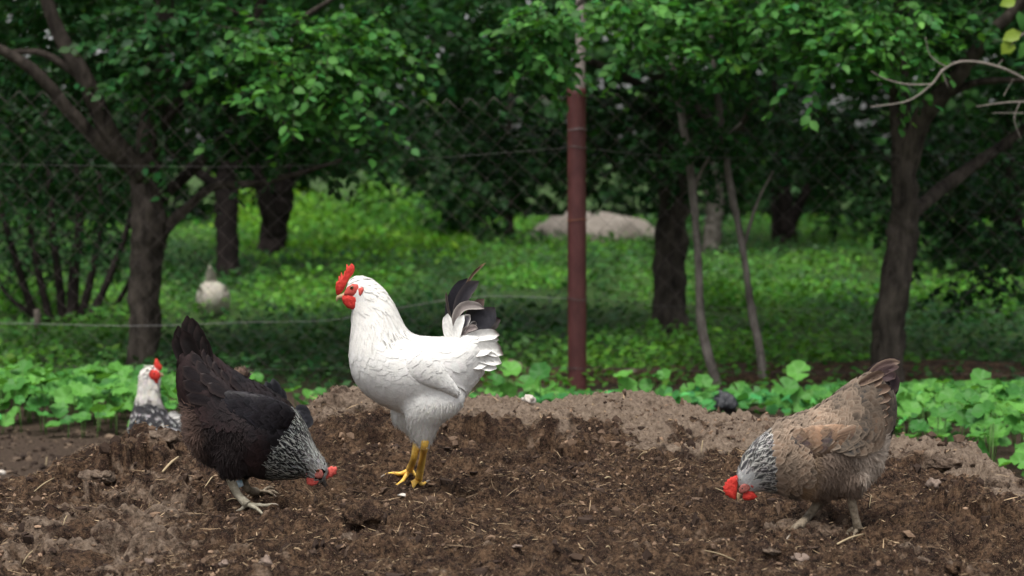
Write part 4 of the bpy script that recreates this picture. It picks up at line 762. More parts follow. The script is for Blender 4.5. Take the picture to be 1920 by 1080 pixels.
tree('leaning_tree', 'dark leaning tree forking into heavy limbs behind the brown chicken',
     [(1668, 745, 9.35, 31), (1664, 640, 9.35, 30), (1678, 540, 9.35, 27), (1692, 450, 9.4, 28), (1696, 380, 9.4, 25), (1694, 280, 9.4, 24), (1686, 180, 9.45, 18), (1690, 60, 9.5, 15), (1694, -100, 9.6, 12), (1700, -350, 9.7, 8)],
     [[(1700, 320, 9.4, 20), (1730, 220, 9.3, 19), (1790, 150, 9.2, 16), (1850, 70, 9.1, 13), (1920, 0, 9.0, 10), (2000, -120, 8.9, 7)], [(1705, 405, 9.4, 14), (1770, 350, 9.6, 13), (1840, 300, 9.7, 11), (1930, 235, 9.8, 8)], [(1686, 180, 9.4, 15), (1640, 110, 9.3, 12), (1590, 50, 9.2, 9), (1520, -20, 9.1, 6)],
      [(1750, 190, 9.3, 9), (1830, 155, 9.2, 7), (1930, 150, 9.1, 5)]],
     [(1500, 20, 120, 70, 8.9, .3, 42, 1.0, G2), (1650, 55, 120, 70, 8.8, .3, 52, 1.0, G2), (1560, 110, 60, 40, 8.8, .2, 12, 1.0, G2), (1800, 40, 120, 70, 9.2, .3, 50), (1760, 330, 120, 130, 10.6, .5, 60, 1.0, G3), (1880, 380, 120, 130, 10.4, .5, 60, 1.0, G3), (1570, 250, 90, 110, 10.4, .4, 36, 1.0, G3),
      (1900, 180, 80, 90, 9.8, .3, 30, 1.0, G1), (1850, 520, 110, 50, 10.8, .4, 18, .9, G3), (1680, -330, 520, 290, 9.9, 1.3, 700, 1.4, G1)], G1, hi=True, near=290, nearbox=(1380, 0, 1820, 260))
tree('overhanging_tree', 'tree whose low leafy branch hangs over the top of the red post',
     [(1262, 640, 12.4, 36), (1256, 560, 12.5, 31), (1258, 450, 12.6, 30), (1262, 360, 12.6, 26), (1250, 250, 12.5, 20), (1230, 100, 12.2, 17), (1210, -80, 12.0, 12), (1180, -350, 11.8, 8)],
     [[(1250, 250, 12.5, 16), (1300, 200, 12.0, 13), (1370, 250, 11.4, 7), (1420, 180, 11.0, 5)], [(1230, 90, 12.2, 14), (1190, 20, 11.0, 9), (1130, -20, 9.8, 7), (1070, 20, 8.8, 4)], [(1262, 330, 12.6, 13), (1400, 240, 12.6, 9), (1490, 160, 12.4, 6)], [(1240, 180, 12.4, 9), (1120, 120, 12.2, 7), (980, 70, 12.0, 5)]],
     [(1016, 60, 44, 80, 8.75, .2, 26, .9, G2), (1050, 10, 50, 30, 8.75, .2, 12, .9, G2), (1150, 5, 50, 25, 8.8, .2, 10, 1.0, G2), (1240, 40, 90, 60, 9.2, .3, 34, 1.0, G2), (1360, 40, 80, 60, 9.2, .3, 26, 1.0, G2), (930, 60, 110, 90, 10.8, .4, 55), (850, 150, 130, 90, 11.8, .5, 60, 1.0, G1), (1180, 200, 140, 120, 12.4, .6, 90, 1.0, G3), (1380, 170, 130, 130, 12.0, .6, 90, 1.0, G3),
      (960, 250, 110, 80, 12.4, .6, 60, 1.0, G3), (1260, 290, 90, 70, 12.0, .4, 26, 1.0, G3), (1500, 260, 110, 90, 12.6, .5, 60, 1.0, G3), (1150, -380, 640, 300, 12.2, 1.8, 950, 1.5, G1)], G1, hi=True, near=290, nearbox=(960, 0, 1420, 200))
tree('young_tree', 'thin pale curving sapling trunk nearer the red post', [(1352, 735, 9.55, 8), (1328, 668, 9.6, 9.5), (1314, 600, 9.65, 8.5), (1311, 520, 9.65, 7.5), (1306, 440, 9.7, 7), (1296, 330, 9.75, 8), (1275, 200, 9.8, 7), (1250, 40, 9.9, 5)], [[(1300, 350, 9.75, 4), (1340, 280, 9.7, 3), (1390, 230, 9.6, 2)]],
     [(1270, 130, 60, 90, 9.8, .25, 30, .9, G1), (1300, 260, 60, 60, 9.7, .25, 18, .9, G1)], G3, mat='bark_light', tl=.2, rough=.08)
tree('young_tree', 'thin straight sapling trunk nearer the dark leaning tree', [(1432, 735, 9.6, 8), (1425, 660, 9.65, 8), (1408, 575, 9.7, 7.5), (1398, 500, 9.7, 6.5), (1386, 430, 9.75, 6.5), (1368, 340, 9.8, 7), (1345, 180, 9.9, 6), (1330, 20, 10, 4)], [[(1395, 460, 9.75, 4), (1420, 380, 9.8, 3), (1450, 320, 9.8, 2)]],
     [(1350, 150, 60, 90, 9.8, .25, 30, .9, G1), (1380, 290, 60, 60, 9.7, .25, 18, .9, G1)], G3, mat='bark_light', tl=.2, rough=.08)
tree('dark_trunk_tree', 'straight black trunk tree standing just behind the pale grey chicken', [(428, 535, 17.4, 24), (425, 450, 17.5, 21), (424, 380, 17.6, 22), (430, 300, 17.7, 18), (440, 150, 17.8, 12), (450, -100, 18, 8)], [[(425, 360, 17.6, 12), (340, 300, 17.8, 8), (240, 220, 18, 5)], [(428, 320, 17.6, 12), (520, 250, 17.6, 8), (640, 180, 17.6, 5)]],
     [(440, 190, 190, 110, 17.8, .8, 130), (620, 240, 130, 70, 17.6, .7, 70), (220, 260, 150, 110, 18, .8, 100), (420, -150, 420, 220, 18, 2.2, 420, 1.7, G1)], G3, mat='bark_dark', lsize=.07)
tree('twin_trunk_tree', 'stout forked trunk tree beside the bright green weeds', [(505, 490, 21.5, 30), (512, 430, 21.6, 26), (522, 380, 21.6, 27), (535, 330, 21.6, 20), (560, 220, 21.7, 14), (580, 0, 22, 8)], [[(512, 440, 21.5, 16), (498, 380, 21.4, 15), (480, 320, 21.3, 11), (450, 220, 21.2, 7)], [(535, 335, 21.6, 9), (610, 300, 21.4, 6), (690, 270, 21.2, 4)]],
     [(560, 200, 190, 110, 21.6, 1., 130), (760, 230, 120, 90, 21.4, .9, 80), (560, -120, 400, 200, 22, 2., 260, 1.7, G1)], G3, mat='bark_dark', lsize=.075)
tree('bushy_tree', 'low bushy tree with foliage drooping to the grass left of the sand heap', [(952, 448, 25.5, 9), (955, 400, 25.5, 8), (950, 320, 25.5, 7), (960, 150, 25.6, 5)], [[(953, 370, 25.5, 4), (900, 320, 25.4, 3), (850, 300, 25.3, 2)]],
     [(880, 340, 110, 70, 25, .9, 130, 1.0, G3), (980, 280, 110, 90, 25.5, 1., 110, 1.0, G3), (880, 400, 60, 30, 24.6, .5, 30, 1., G3), (830, 210, 130, 90, 25.6, 1., 110), (900, -60, 330, 180, 26, 2., 160, 1.5, G1)], G3, lsize=.085)
tree('grey_trunk_tree', 'short grey trunk tree showing between the two saplings', [(1332, 475, 23, 19), (1336, 430, 23, 17), (1340, 380, 23, 15), (1345, 250, 23, 10), (1350, 50, 23, 6)], [[(1340, 380, 23, 8), (1290, 320, 23, 5), (1240, 270, 23, 3)]],
     [(1320, 280, 150, 90, 23, .9, 110, 1.0, G3), (1200, 320, 90, 50, 23.2, .7, 50, 1., G3), (1330, -60, 330, 180, 23.5, 2.2, 260, 1.8, G1)], G3, mat='bark_light', lsize=.08)
tree('forked_tree', 'dark forked tree far back between the saplings and the leaning tree', [(1478, 462, 26, 20), (1474, 420, 26, 18), (1470, 360, 26, 14), (1462, 300, 26, 10), (1450, 100, 26, 6)], [[(1480, 430, 26, 12), (1505, 370, 26, 10), (1540, 310, 26, 8), (1590, 240, 26, 5)], [(1452, 460, 25.9, 6), (1450, 380, 25.9, 5), (1446, 300, 25.9, 4)]],
     [(1560, 260, 180, 100, 26, 1., 140, 1.0, G3), (1620, 390, 90, 60, 25, .7, 60, 1., G3), (1560, 460, 60, 30, 24, .5, 20, .8, G3), (1550, -60, 380, 180, 26.5, 2.4, 300, 1.8, G1)], G3, mat='bark_dark', lsize=.085)
tree('shaded_tree', 'shaded tree at the far right edge behind the leaning tree', [(1905, 480, 19, 20), (1900, 400, 19, 17), (1890, 300, 19, 12), (1880, 100, 19, 7)], [[(1898, 400, 19, 9), (1830, 330, 19, 6), (1780, 280, 19, 4)]],
     [(1850, 270, 190, 130, 19, .9, 170, 1.0, G3), (1760, 420, 110, 50, 19.5, .6, 50, 1., G3), (1850, 440, 110, 40, 18.5, .6, 40, 1., G3), (1870, -100, 330, 200, 19.5, 2.4, 380, 1.7, G1)], G3, mat='bark_dark', lsize=.08)
tree('multi_stem_shrub', 'dark many stemmed shrub with splayed stems at the left edge', [(120, 612, 13.2, 10), (112, 540, 13.2, 8), (100, 440, 13.2, 7), (92, 330, 13.2, 5), (85, 200, 13.3, 3)],
     [[(70, 605, 13.2, 9), (40, 520, 13.1, 7), (10, 420, 13.0, 6), (-20, 330, 13, 4)], [(95, 608, 13.2, 8), (70, 500, 13.2, 7), (50, 380, 13.2, 5), (40, 280, 13.2, 3)], [(135, 608, 13.2, 12), (140, 500, 13.2, 10), (150, 400, 13.2, 8), (140, 300, 13.2, 5)], [(150, 606, 13.2, 9), (175, 500, 13.2, 7), (190, 420, 13.2, 6), (185, 320, 13.2, 4)],
      [(165, 606, 13.1, 9), (205, 520, 13.1, 7), (235, 440, 13.1, 6), (250, 360, 13.1, 4)], [(180, 606, 13.3, 7), (225, 560, 13.3, 5), (265, 480, 13.3, 4), (300, 400, 13.3, 3)], [(85, 600, 13.3, 6), (20, 560, 13.3, 5), (-30, 480, 13.3, 4)]],
     [(90, 380, 140, 110, 13.4, .5, 90, .85, G3), (40, 500, 110, 80, 13.5, .4, 44, .85, G3), (190, 460, 80, 70, 13.5, .4, 24, .85, G3), (70, 240, 150, 120, 13.5, .6, 90, .85, G3)], G3, mat='bark_dark', group='shrubs', cat='shrub')
# the wood that closes the view, and the crowns beyond it
n = 9500; x = rng.uniform(-17, 17, n); y = 33 + 9 * rng.random(n) + 0.5 * np.abs(x) * 0; z = 0.2 + 8.5 * rng.random(n) ** 0.9
k = ~((y < 36) & (z < 1.0) & (x > -6) & (x < 2.5)); cen = np.stack([x, y, z], -1)[k]
ns = 5200; sy = rng.uniform(14, 36, ns); sx = np.where(rng.random(ns) < .5, -1, 1) * (0.36 * sy + 1.2 + rng.uniform(0, 9, ns)); cen = np.concatenate([cen, np.stack([sx, sy, .3 + 6.5 * rng.random(ns)], -1)])
a, t_, pos, ax, nr, ln = sprays(cen, 9, 0.7, .3, None, .29)
tag(link('far_wood', leaf_mesh('far_wood', pos, ax, nr, ln, ln * 1.2, green(len(pos), (0.032, 0.095, 0.026), .45)), M['leaf']), 'dense dark green wood closing off the orchard far behind', 'wood', kind='stuff')

# ground cover beyond the fence
n = 165000; y = 8.9 * (38 / 8.9) ** rng.random(n); x = rng.uniform(-0.62, 0.62, n) * y; dn = fbm(x * .9, y * .55, 201, 4) + 0.2
band = sstep(9.0, 10.2, y); band = band * (1 - .9 * (np.abs(x + 2.03) < .3) * (y > 11.8) * (y < 13.9)); k = rng.random(n) < np.clip(0.45 + dn * 1.2, 0.12, 1) * (0.25 + 0.75 * band); x, y = x[k], y[k]; n = len(x); dn = dn[k]
s_ = 0.024 + 0.0021 * y; z = rng.random(n) ** 1.3 * (0.05 + 0.10 * np.clip(dn + .3, 0, 1) + 0.05 * sstep(13, 15, y))
br = sstep(-0.15, 0.35, fbm(x * .7 + 5, y * .35, 211, 3))[:, None]
cs = green(n, (0.024, 0.078, 0.018), .3) * (1 - br) + green(n, (0.074, 0.205, 0.023), .28) * br
ax = rng.normal(0, 1, (n, 3)) * A3(1, 1, .35) + A3(0, 0, .15); nr = A3(0, -.25, 1) + rng.normal(0, .4, (n, 3))
tag(link('ground_cover', leaf_mesh('ground_cover', np.stack([x, y, z], -1), ax, nr, s_ * rng.uniform(.7, 1.4, n), s_ * rng.uniform(.9, 1.5, n), cs), M['leaf_ground']), 'low leafy weeds carpeting the orchard floor beyond the fence', 'ground cover', kind='stuff')
def weeds(name, label, blobs, base, ls):
    P_ = np.concatenate([blob_points(b_) for b_ in blobs]); P_ = P_[P_[:, 2] > 0]; n = len(P_)
    ax = rng.normal(0, 1, (n, 3)) * A3(1, 1, .6) + A3(0, 0, .4); nr = A3(0, -.3, .8) + rng.normal(0, .5, (n, 3)); ln = ls * rng.uniform(.6, 1.4, n)
    tag(link(name, leaf_mesh(name, P_, ax, nr, ln, ln * .9, green(n, base, .25)), M['leaf_ground']), label, 'weeds', kind='stuff')
n = 17000; y = rng.uniform(20.5, 33, n); x = rng.uniform(-.155, -.018, n) * y; hgt = .06 + .085 * np.clip(y - 22, 0, 9) * np.clip(.75 + 1.3 * fbm(x * .8, y * .5, 221, 3), .15, 1.6); k = rng.random(n) < np.clip(.75 + 1.2 * fbm(x * 1.2, y * .8, 222, 3), .1, 1) * sstep(-.155, -.12, x / y); x, y, hgt = x[k], y[k], hgt[k]; n = len(x)
ax = rng.normal(0, 1, (n, 3)) * A3(1, 1, .6) + A3(0, 0, .5); nr = A3(0, -.3, .8) + rng.normal(0, .5, (n, 3)); ln = .095 * rng.uniform(.5, 1.4, n); wm_ = sstep(-.2, .3, fbm(x * .7, y * .7, 223, 3))[:, None]
tag(link('tall_weeds', leaf_mesh('tall_weeds', np.stack([x, y, hgt * rng.random(n) ** .7], -1), ax, nr, ln, ln * .8, green(n, (.050, .165, .022), .3) * (1 - wm_) + green(n, (.125, .30, .026), .3) * wm_), M['leaf_ground']), 'tall weeds with sunlight put into their bright leaf colour, in the clearing far behind the white chicken', 'weeds', kind='stuff')  # brightness of the lit clearing is put into these leaf greens
weeds('lit_tint_weeds', 'band of low weeds with light put into its green, between the saplings and the leaning tree', [(1500, 560, 190, 34, 15, .8, 3600), (1830, 570, 140, 44, 14, .9, 3600), (1350, 560, 60, 36, 14.6, .6, 1100), (1000, 520, 120, 20, 17, 1, 1200), (60, 560, 90, 30, 14, .7, 900)], (0.075, 0.215, 0.026), .055)  # light through the canopy gap painted as a lighter leaf green

# round leaved mallow-like plants behind the mound
def round_leaf(seed):
    r_ = np.random.default_rng(seed); m = 18; V = [(0, 0, -.05)]; Fs = []
    for rr, ring in ((.5, 1), (1.0, 2)):
        for j in range(m):
            a = (j / (m - 1) - .5) * 2 * math.pi * 0.955; w = 1 + (ring == 2) * (.07 * math.cos(a * 7 + seed) + .04 * r_.normal())
            V.append((rr * w * math.cos(a) * .5, rr * w * math.sin(a) * .54, (.02 if ring == 1 else .11) + .03 * math.cos(a * 5 + seed) * ring + .015 * r_.normal()))
    for j in range(m - 1): Fs += [(0, 1 + j, 2 + j), (1 + j, 1 + m + j, 2 + m + j), (1 + j, 2 + m + j, 2 + j)]
    me = mesh_np('leaf', np.array(V), np.array(Fs)); me.materials.append(M['leaf_mallow']); return me
mlib = [round_leaf(i) for i in range(6)]
def mallow(name, label, base, leaves, group):
    """leaves: world leaf centres and sizes; each leaf on its own stem from the base"""
    root = empty(name, base); tag(root, label, 'plant', group); b0 = np.array(base, float); sp = []
    for c, s in leaves:
        nv = nrmz(A3(0, -.45, .9) + rng.normal(0, .3, 3)); az = rng.uniform(0, 6.28); ax = nrmz(np.cross(nv, A3(math.cos(az), math.sin(az), 0.01))); sdv = np.cross(nv, ax)
        o = bpy.data.objects.new('leaf', random.choice(mlib)); m = np.eye(4); m[:3, 0], m[:3, 1], m[:3, 2], m[:3, 3] = ax * s, sdv * s, nv * s, c - b0; o.matrix_basis = Matrix(m.tolist()); o.parent = root; COL.objects.link(o)
        sp.append(([rng.normal(0, .012, 3) * A3(1, 1, 0), (c - b0) * A3(.5, .5, .7), c - b0], [.003, .0025, .002]))
    link('stems', tubes_mesh('stems', sp, 5, 5), M['stem'], root)
def lf(px, py, wpx, Y): return (P(px, py, Y), wpx * Y / F * .92)
row = [('plant just right of the white chicken tail', 945, 8.5, [(958, 694, 46), (930, 715, 38), (985, 718, 44), (950, 735, 40), (925, 740, 36)]),
       ('round leaved plant left of the red post foot, with one leaf above the rest', 1010, 8.6, [(1013, 698, 44), (1000, 722, 40), (1035, 728, 34), (1015, 742, 46), (985, 745, 34), (1045, 745, 36)]),
       ('low plant against the left side of the red post foot', 1058, 8.7, [(1060, 718, 26), (1052, 735, 34), (1075, 745, 32), (1040, 752, 34)]),
       ('low plant against the right side of the red post foot', 1100, 8.6, [(1096, 738, 34), (1118, 742, 36), (1135, 752, 34), (1108, 756, 30)]),
       ('plant with two tiers of round leaves a little right of the red post', 1172, 8.5, [(1170, 704, 40), (1175, 726, 44), (1150, 740, 40), (1195, 745, 42), (1172, 752, 44)]),
       ('plant with a raised pair of round leaves between the red post and the pale sapling', 1232, 8.5, [(1226, 706, 30), (1244, 704, 30), (1212, 722, 30), (1238, 735, 36), (1222, 752, 40), (1255, 748, 40)]),
       ('plant at the foot of the pale curving sapling', 1310, 8.5, [(1318, 716, 36), (1336, 732, 34), (1300, 742, 44), (1330, 752, 40), (1275, 752, 40), (1290, 728, 32)]),
       ('plant hiding the foot of the straight sapling', 1400, 8.4, [(1384, 733, 46), (1412, 738, 42), (1425, 752, 50), (1395, 760, 46), (1368, 752, 40)]),
       ('tall plant with one high round leaf left of the brown chicken', 1495, 8.3, [(1497, 697, 48), (1474, 728, 50), (1490, 750, 58), (1520, 757, 46), (1530, 770, 44), (1460, 760, 50), (1500, 775, 60)]),
       ('plant half hidden by the back of the brown chicken', 1560, 8.2, [(1550, 765, 44), (1580, 772, 46), (1540, 785, 44), (1600, 780, 44)]),
       ('round leaved plant between the black and the white chicken', 555, 8.3, [(547, 732, 38), (580, 742, 34), (600, 735, 26), (565, 755, 36), (530, 760, 34)])]
for label, px, Y, ls in row:
    mallow('mallow_plant', label, (float(P(px, 700, Y)[0]), Y + .05, 0), [lf(*l, Y + random.uniform(-.12, .12)) for l in ls], 'round leaved plants behind the mound')
def patch(name, label, region, n, smin, smax, hfun, cols):
    """a continuous bed of round leaves; the 300 largest in view are leaf parts, the rest one mass"""
    x, y = region(n); n = len(x); z = hfun(x, y) * rng.uniform(.35, 1.0, n); s = rng.uniform(smin, smax, n); base = (float(x.mean()), float(y.mean()), 0); root = empty(name, base); tag(root, label, 'plants'); b0 = np.array(base)
    u = x / y * F + 960; vis = (u > -20) & (u < 1940); key = np.where(vis, -(s / y) * (0.6 + z), 1); od = np.argsort(key); a, r_ = od[:300], od[300:]; C = np.stack([x, y, z], -1)
    nv = nrmz(A3(0, -.35, .9) + rng.normal(0, .33, (n, 3))); az = rng.uniform(0, 6.28, n); ax = nrmz(np.cross(nv, np.stack([np.cos(az), np.sin(az), .01 + 0 * az], -1))); sdv = np.cross(nv, ax)
    for i in a:
        o = bpy.data.objects.new('leaf', random.choice(mlib)); m = np.eye(4); m[:3, 0], m[:3, 1], m[:3, 2], m[:3, 3] = ax[i] * s[i], sdv[i] * s[i], nv[i] * s[i], C[i] - b0; o.matrix_basis = Matrix(m.tolist()); o.parent = root; COL.objects.link(o)
    T = np.array([v.co[:] for v in mlib[0].vertices]); Fc = np.array([p_.vertices[:] for p_ in mlib[0].polygons]); k = r_
    V = (C[k] - b0)[:, None] + s[k][:, None, None] * (ax[k][:, None] * T[None, :, :1] + sdv[k][:, None] * T[None, :, 1:2] + nv[k][:, None] * T[None, :, 2:3])
    me = mesh_np('foliage', V.reshape(-1, 3), (Fc[None] + (np.arange(len(k)) * len(T))[:, None, None]).reshape(-1, 3)); colattr(me, np.repeat(green(len(k), cols, .22), len(T), 0)); f = link('foliage', me, M['leaf_ground'], root); f['kind'] = 'stuff'
    sp = [([C[i] * A3(1, 1, 0) - b0 * A3(1, 1, 0) + rng.normal(0, .01, 3) * A3(1, 1, 0), C[i] - b0], [.003, .002]) for i in range(0, n, 2)]
    st = link('stems', tubes_mesh('stems', sp, 4), M['stem'], root); st['kind'] = 'stuff'
def regL(n):
    y = rng.uniform(7.62, 9.1, n); x = rng.uniform(-3.3, -1.15, n); e = 0.12 * fbm(x * 4, y * 4, 301, 2); k = (y > 7.7 + e) & (x < -1.2 + 0.3 * (y - 8.2) + e * 2); return x[k], y[k]
def regR(n):
    y = rng.uniform(5.9, 9.2, n); x = rng.uniform(1.1, 3.2, n); k = (x > 1.15 + 0.10 * np.abs(y - 7)) & (x > 1.62 - .25 * (y - 6.0)); return x[k], y[k]
n = 900; x = rng.uniform(-.55, 1.75, n); y = rng.uniform(8.0, 9.05, n); k = fbm(x * 3, y * 3, 311, 2) > -.22; x, y = x[k], y[k]; n = len(x); zt_ = np.clip(1.08 - .1185 * y, .02, .14) * rng.uniform(.4, 1.05, n); ln = rng.uniform(.03, .065, n)
tag(link('seedling_cover', leaf_mesh('seedling_cover', np.stack([x, y, zt_], -1), rng.normal(0, 1, (n, 3)) * A3(1, 1, .3), A3(0, -.35, .9) + rng.normal(0, .35, (n, 3)), ln, ln * 1.5, green(n, (.055, .205, .05), .3), True), M['leaf_ground']), 'low seedlings filling the strip between the mound crest and the fence', 'seedlings', kind='stuff')
patch('mallow_bed', 'dense bed of round green leaves on the flat ground left of the mound', regL, 900, .04, .095, lambda x, y: np.clip(1.08 - .1075 * y, .05, .3) * (.35 + .65 * sstep(7.65, 7.95, y)) * (1 + .5 * vn(x * 3, y * 3, 5)), (0.070, 0.235, 0.044))
patch('mallow_bed', 'dense bed of light green leaves sloping away right of the mound', regR, 1900, .035, .085, lambda x, y: np.clip(1.08 - .1145 * y, .04, .25) * (1 + .6 * vn(x * 3, y * 3, 6)), (0.078, 0.255, 0.050))

# ------------------------------------------------------------------ fence
FY = 9.36
fe = empty('chain_link_fence', (0, FY, 0)); tag(fe, 'rusty chain link fence of diamond wire mesh behind the mound', 'fence')
Vs, Fs, c = [], [], 0; st = 0.056; x0, x1 = -3.1, 3.1
for i in range(int((x1 - x0) / st)):
    kk = np.arange(0, 25); zz = 0.06 + kk * st; xx = x0 + i * st + np.where((kk + i) % 2 == 0, 0.0, st)
    xx = xx + 0.018 * fbm(xx * 1.1, zz * 1.4, 401, 2) * 2; yy = 0.03 * fbm(xx * .9, zz * 1.2, 402, 2) + np.where((kk + i) % 2 == 0, .002, -.002); zz = zz + 0.05 * fbm(xx * .55, zz * .5, 403, 2) - 0.04 * np.sin((xx - 0.66) * 1.1) ** 2 * kk / 24
    v, f = tube(np.stack([xx, yy, zz], -1), np.full(25, .0011), 3, None, 0, 0, c); Vs.append(v); Fs += f; c += len(v)
wm = link('wire_mesh', pym('wire_mesh', np.concatenate(Vs), Fs), M['wire'], fe); wm['kind'] = 'stuff'
def strand(pts, r, mat): 
    p = np.array([P(a, b_, FY - .012) for a, b_ in pts]) - A3(0, FY, 0); V, f = tube(p, np.full(len(p), r), 6, len(p) * 6); link('tension_wire', pym('tension_wire', V, f), mat, fe)
strand([(-120, 604), (60, 607), (260, 611), (440, 605), (620, 600), (760, 575), (900, 556), (1078, 560)], .0013, M['wire_light'])
strand([(1080, 560), (1160, 566), (1240, 574), (1450, 578), (1700, 582), (2040, 590)], .0010, M['wire_fine'])
strand([(-120, 306), (200, 311), (500, 312), (760, 300), (1078, 276)], .0009, M['wire_fine']); strand([(1080, 276), (1240, 292), (1500, 297), (1760, 290), (2040, 286)], .0009, M['wire_fine'])
strand([(-120, 690), (160, 688), (400, 694), (700, 690), (1078, 690)], .0009, M['wire_fine']); strand([(1080, 690), (1400, 697), (1700, 700), (2040, 705)], .0009, M['wire_fine'])
po = P(1081, 740, 9.3); po[2] = 0; pt = empty('fence_post', po); tag(pt, 'dark red painted steel fence post with a thin grey pipe rising from its top', 'post')
zt = P(1081, 166, 9.3)[2]; rr = 17.6 * 9.3 / F
V, Fs = tube([(0.004, 0, -.1), (0.002, 0, .3), (0, 0, .8), (-.003, 0, zt)], [rr] * 4, 28, 40, .012, 4); link('post_tube', pym('post_tube', V, Fs), M['red_pipe'], pt)
V, Fs = tube([(.014, 0, zt - .06), (.016, 0, zt + .2), (.018, 0, zt + .75)], [.0235] * 3, 18, 20, .02, 5); link('upper_pipe', pym('upper_pipe', V, Fs), M['grey_pipe'], pt)
for py, mt, tl_ in ((243, 'wire_light', .0), (276, 'wire', .0), (412, 'rust', .0), (560, 'wire', .004), (690, 'wire', .0)):
    zc = P(1081, py, 9.3)[2]; an = np.linspace(0, 2 * math.pi, 25); lp = np.stack([np.cos(an) * (rr + .0016), np.sin(an) * (rr + .0016), zc + .004 * np.sin(an * 2 + py)], -1)
    V, Fs = tube(lp, np.full(25, .0019), 6); link('wire_tie', pym('wire_tie', V, Fs), M[mt], pt)

# ------------------------------------------------------------------ small things
def lump(name, label, cat, px, py, wpx, hpx, mat, Y=None, seed=0, sub=3, rough=.35, group=None, sink=.3, depth=.8, flat=0):
    h = hit(px, py + hpx * .4) if Y is None else P(px, py + hpx * .4, Y); k = h[1] / F; bm = bmesh.new(); bmesh.ops.create_icosphere(bm, subdivisions=sub, radius=1); me = bpy.data.meshes.new(name)
    for v in bm.verts:
        d = v.co.normalized(); nz = float(fbm(np.array([d.x * 1.6 + d.z * .9 + seed * 7.1]), np.array([d.y * 1.6 - d.z * 1.1 + seed]), 500 + seed, 4)[0]); nz += .30 * float(fbm(np.array([d.x * 5 + d.z * 3.1 + seed]), np.array([d.y * 5 - d.z * 3.7]), 700 + seed, 3)[0]); r = 1 + rough * 1.8 * nz
        z = d.z * r; z = min(z, .55) if flat else z; v.co = Vector((d.x * r * wpx * k / 2, d.y * r * wpx * k / 2 * depth, z * hpx * k / 2))
    bm.to_mesh(me); bm.free(); me.polygons.foreach_set('use_smooth', np.full(len(me.polygons), sub > 2)); colattr(me, np.full((len(me.vertices), 3), {'clod_dark': .14, 'clod_mid': .28, 'clod_dry': .55}.get(mat, 0))); mat = 'soil' if mat.startswith('clod') else mat; o = link(name, me, M[mat]); o.location = h + A3(0, 0, hpx * k * (.5 - sink)); o.rotation_euler = (random.uniform(-.1, .1), random.uniform(-.12, .12), random.uniform(-.4, .4)); tag(o, label, cat, group); return o
for i, (nm, lb, px, py, w, h, mt, fl_) in enumerate([
    ('soil_clod', 'flat topped reddish clod with pale underside at the lower left', 150, 978, 96, 46, 'clod_mid', 1), ('soil_clod', 'long dark clod at the bottom left corner', 150, 1040, 150, 52, 'clod_dark', 0), ('soil_clod', 'round dark clod below the black chicken feet', 372, 992, 66, 48, 'clod_dark', 0),
    ('soil_clod', 'round brown clod between the black chicken head and the white chicken feet', 676, 946, 62, 46, 'clod_mid', 0), ('soil_clod', 'big dry clod on the crest behind the white chicken breast', 642, 734, 64, 46, 'clod_dry', 0), ('soil_clod', 'crumbly dry clod on the crest beside the speckled chicken', 300, 806, 66, 30, 'clod_dry', 0),
    ('soil_clod', 'pale dry clod on the left ledge of the mound', 185, 878, 62, 24, 'clod_dry', 1), ('soil_clod', 'grey crusted slab on the right shoulder of the mound', 1770, 852, 96, 30, 'clod_dry', 1), ('soil_clod', 'broken dry clod at the right end of the crest', 1868, 898, 44, 34, 'clod_dry', 0), ('soil_clod', 'small dark clod in the hole between the brown chicken legs', 1541, 936, 26, 40, 'clod_dark', 0)]):
    lump(nm, lb, 'clod', px, py, w, h, mt, seed=i + 1, sub=4, rough=.5, group='soil clods', flat=0, sink=.62)
for i, (lb, px, py, w, h, mt) in enumerate([('small grey stone at the bottom edge below the black chicken', 499, 1046, 30, 20, 'stone'), ('flat pale stone chip below the brown chicken head', 1500, 1040, 28, 14, 'stone'), ('brown stone chip left of the chip below the brown chicken', 1446, 1028, 34, 12, 'clod_dry'), ('small pale stone near the bottom left, right of the long clod', 420, 1052, 18, 13, 'stone'),
    ('tiny grey stone at the lower left between two clods', 281, 1048, 20, 18, 'stone'), ('pale pebble on the slope right of the round dark clod', 650, 1002, 26, 14, 'clod_dry'), ('white chip on the soil at the bottom centre', 970, 1022, 20, 5, 'stone'), ('reddish stone at the lower right bottom edge', 1790, 1056, 34, 20, 'clod_mid'), ('grey crust chip right of the brown chicken', 1752, 900, 26, 18, 'stone')]):
    lump('stone', lb, 'stone', px, py, w, h, mt, seed=i + 31, sub=3, rough=.5, sink=.5, group='stones on the mound')
lump('dropped_feather', 'crumpled white feather lying on the crest right of the white chicken', 'feather', 991, 746, 22, 18, 'white_scrap', seed=52, rough=.6)
lump('torn_leaf', 'pale torn leaf scrap at the white chicken feet', 'leaf scrap', 757, 927, 20, 5, 'white_scrap', seed=53, rough=.5)
lump('plastic_bag', 'crumpled black plastic bag among the leaves at the pale sapling foot', 'bag', 1357, 752, 38, 34, 'black_plastic', Y=7.6, seed=54, rough=.75)
lump('fallen_bark', 'pale bark piece among the weeds just right of the white chicken tail', 'bark', 965, 680, 40, 14, 'stone', Y=9.7, seed=55)
lump('fallen_wood', 'pale flat wood chip in the weeds right of the red post', 'wood chip', 1182, 694, 26, 9, 'stone', Y=9.4, seed=56)
lump('white_pebble', 'white pebble on the flat bare soil at the left edge', 'stone', 4, 884, 14, 9, 'white_scrap', Y=6.6, seed=57)
lump('sand_heap', 'pale pinkish sand heap far back behind the red post', 'sand heap', 1115, 415, 235, 130, 'sand', Y=27, seed=58, rough=.22, sink=.44, sub=4)
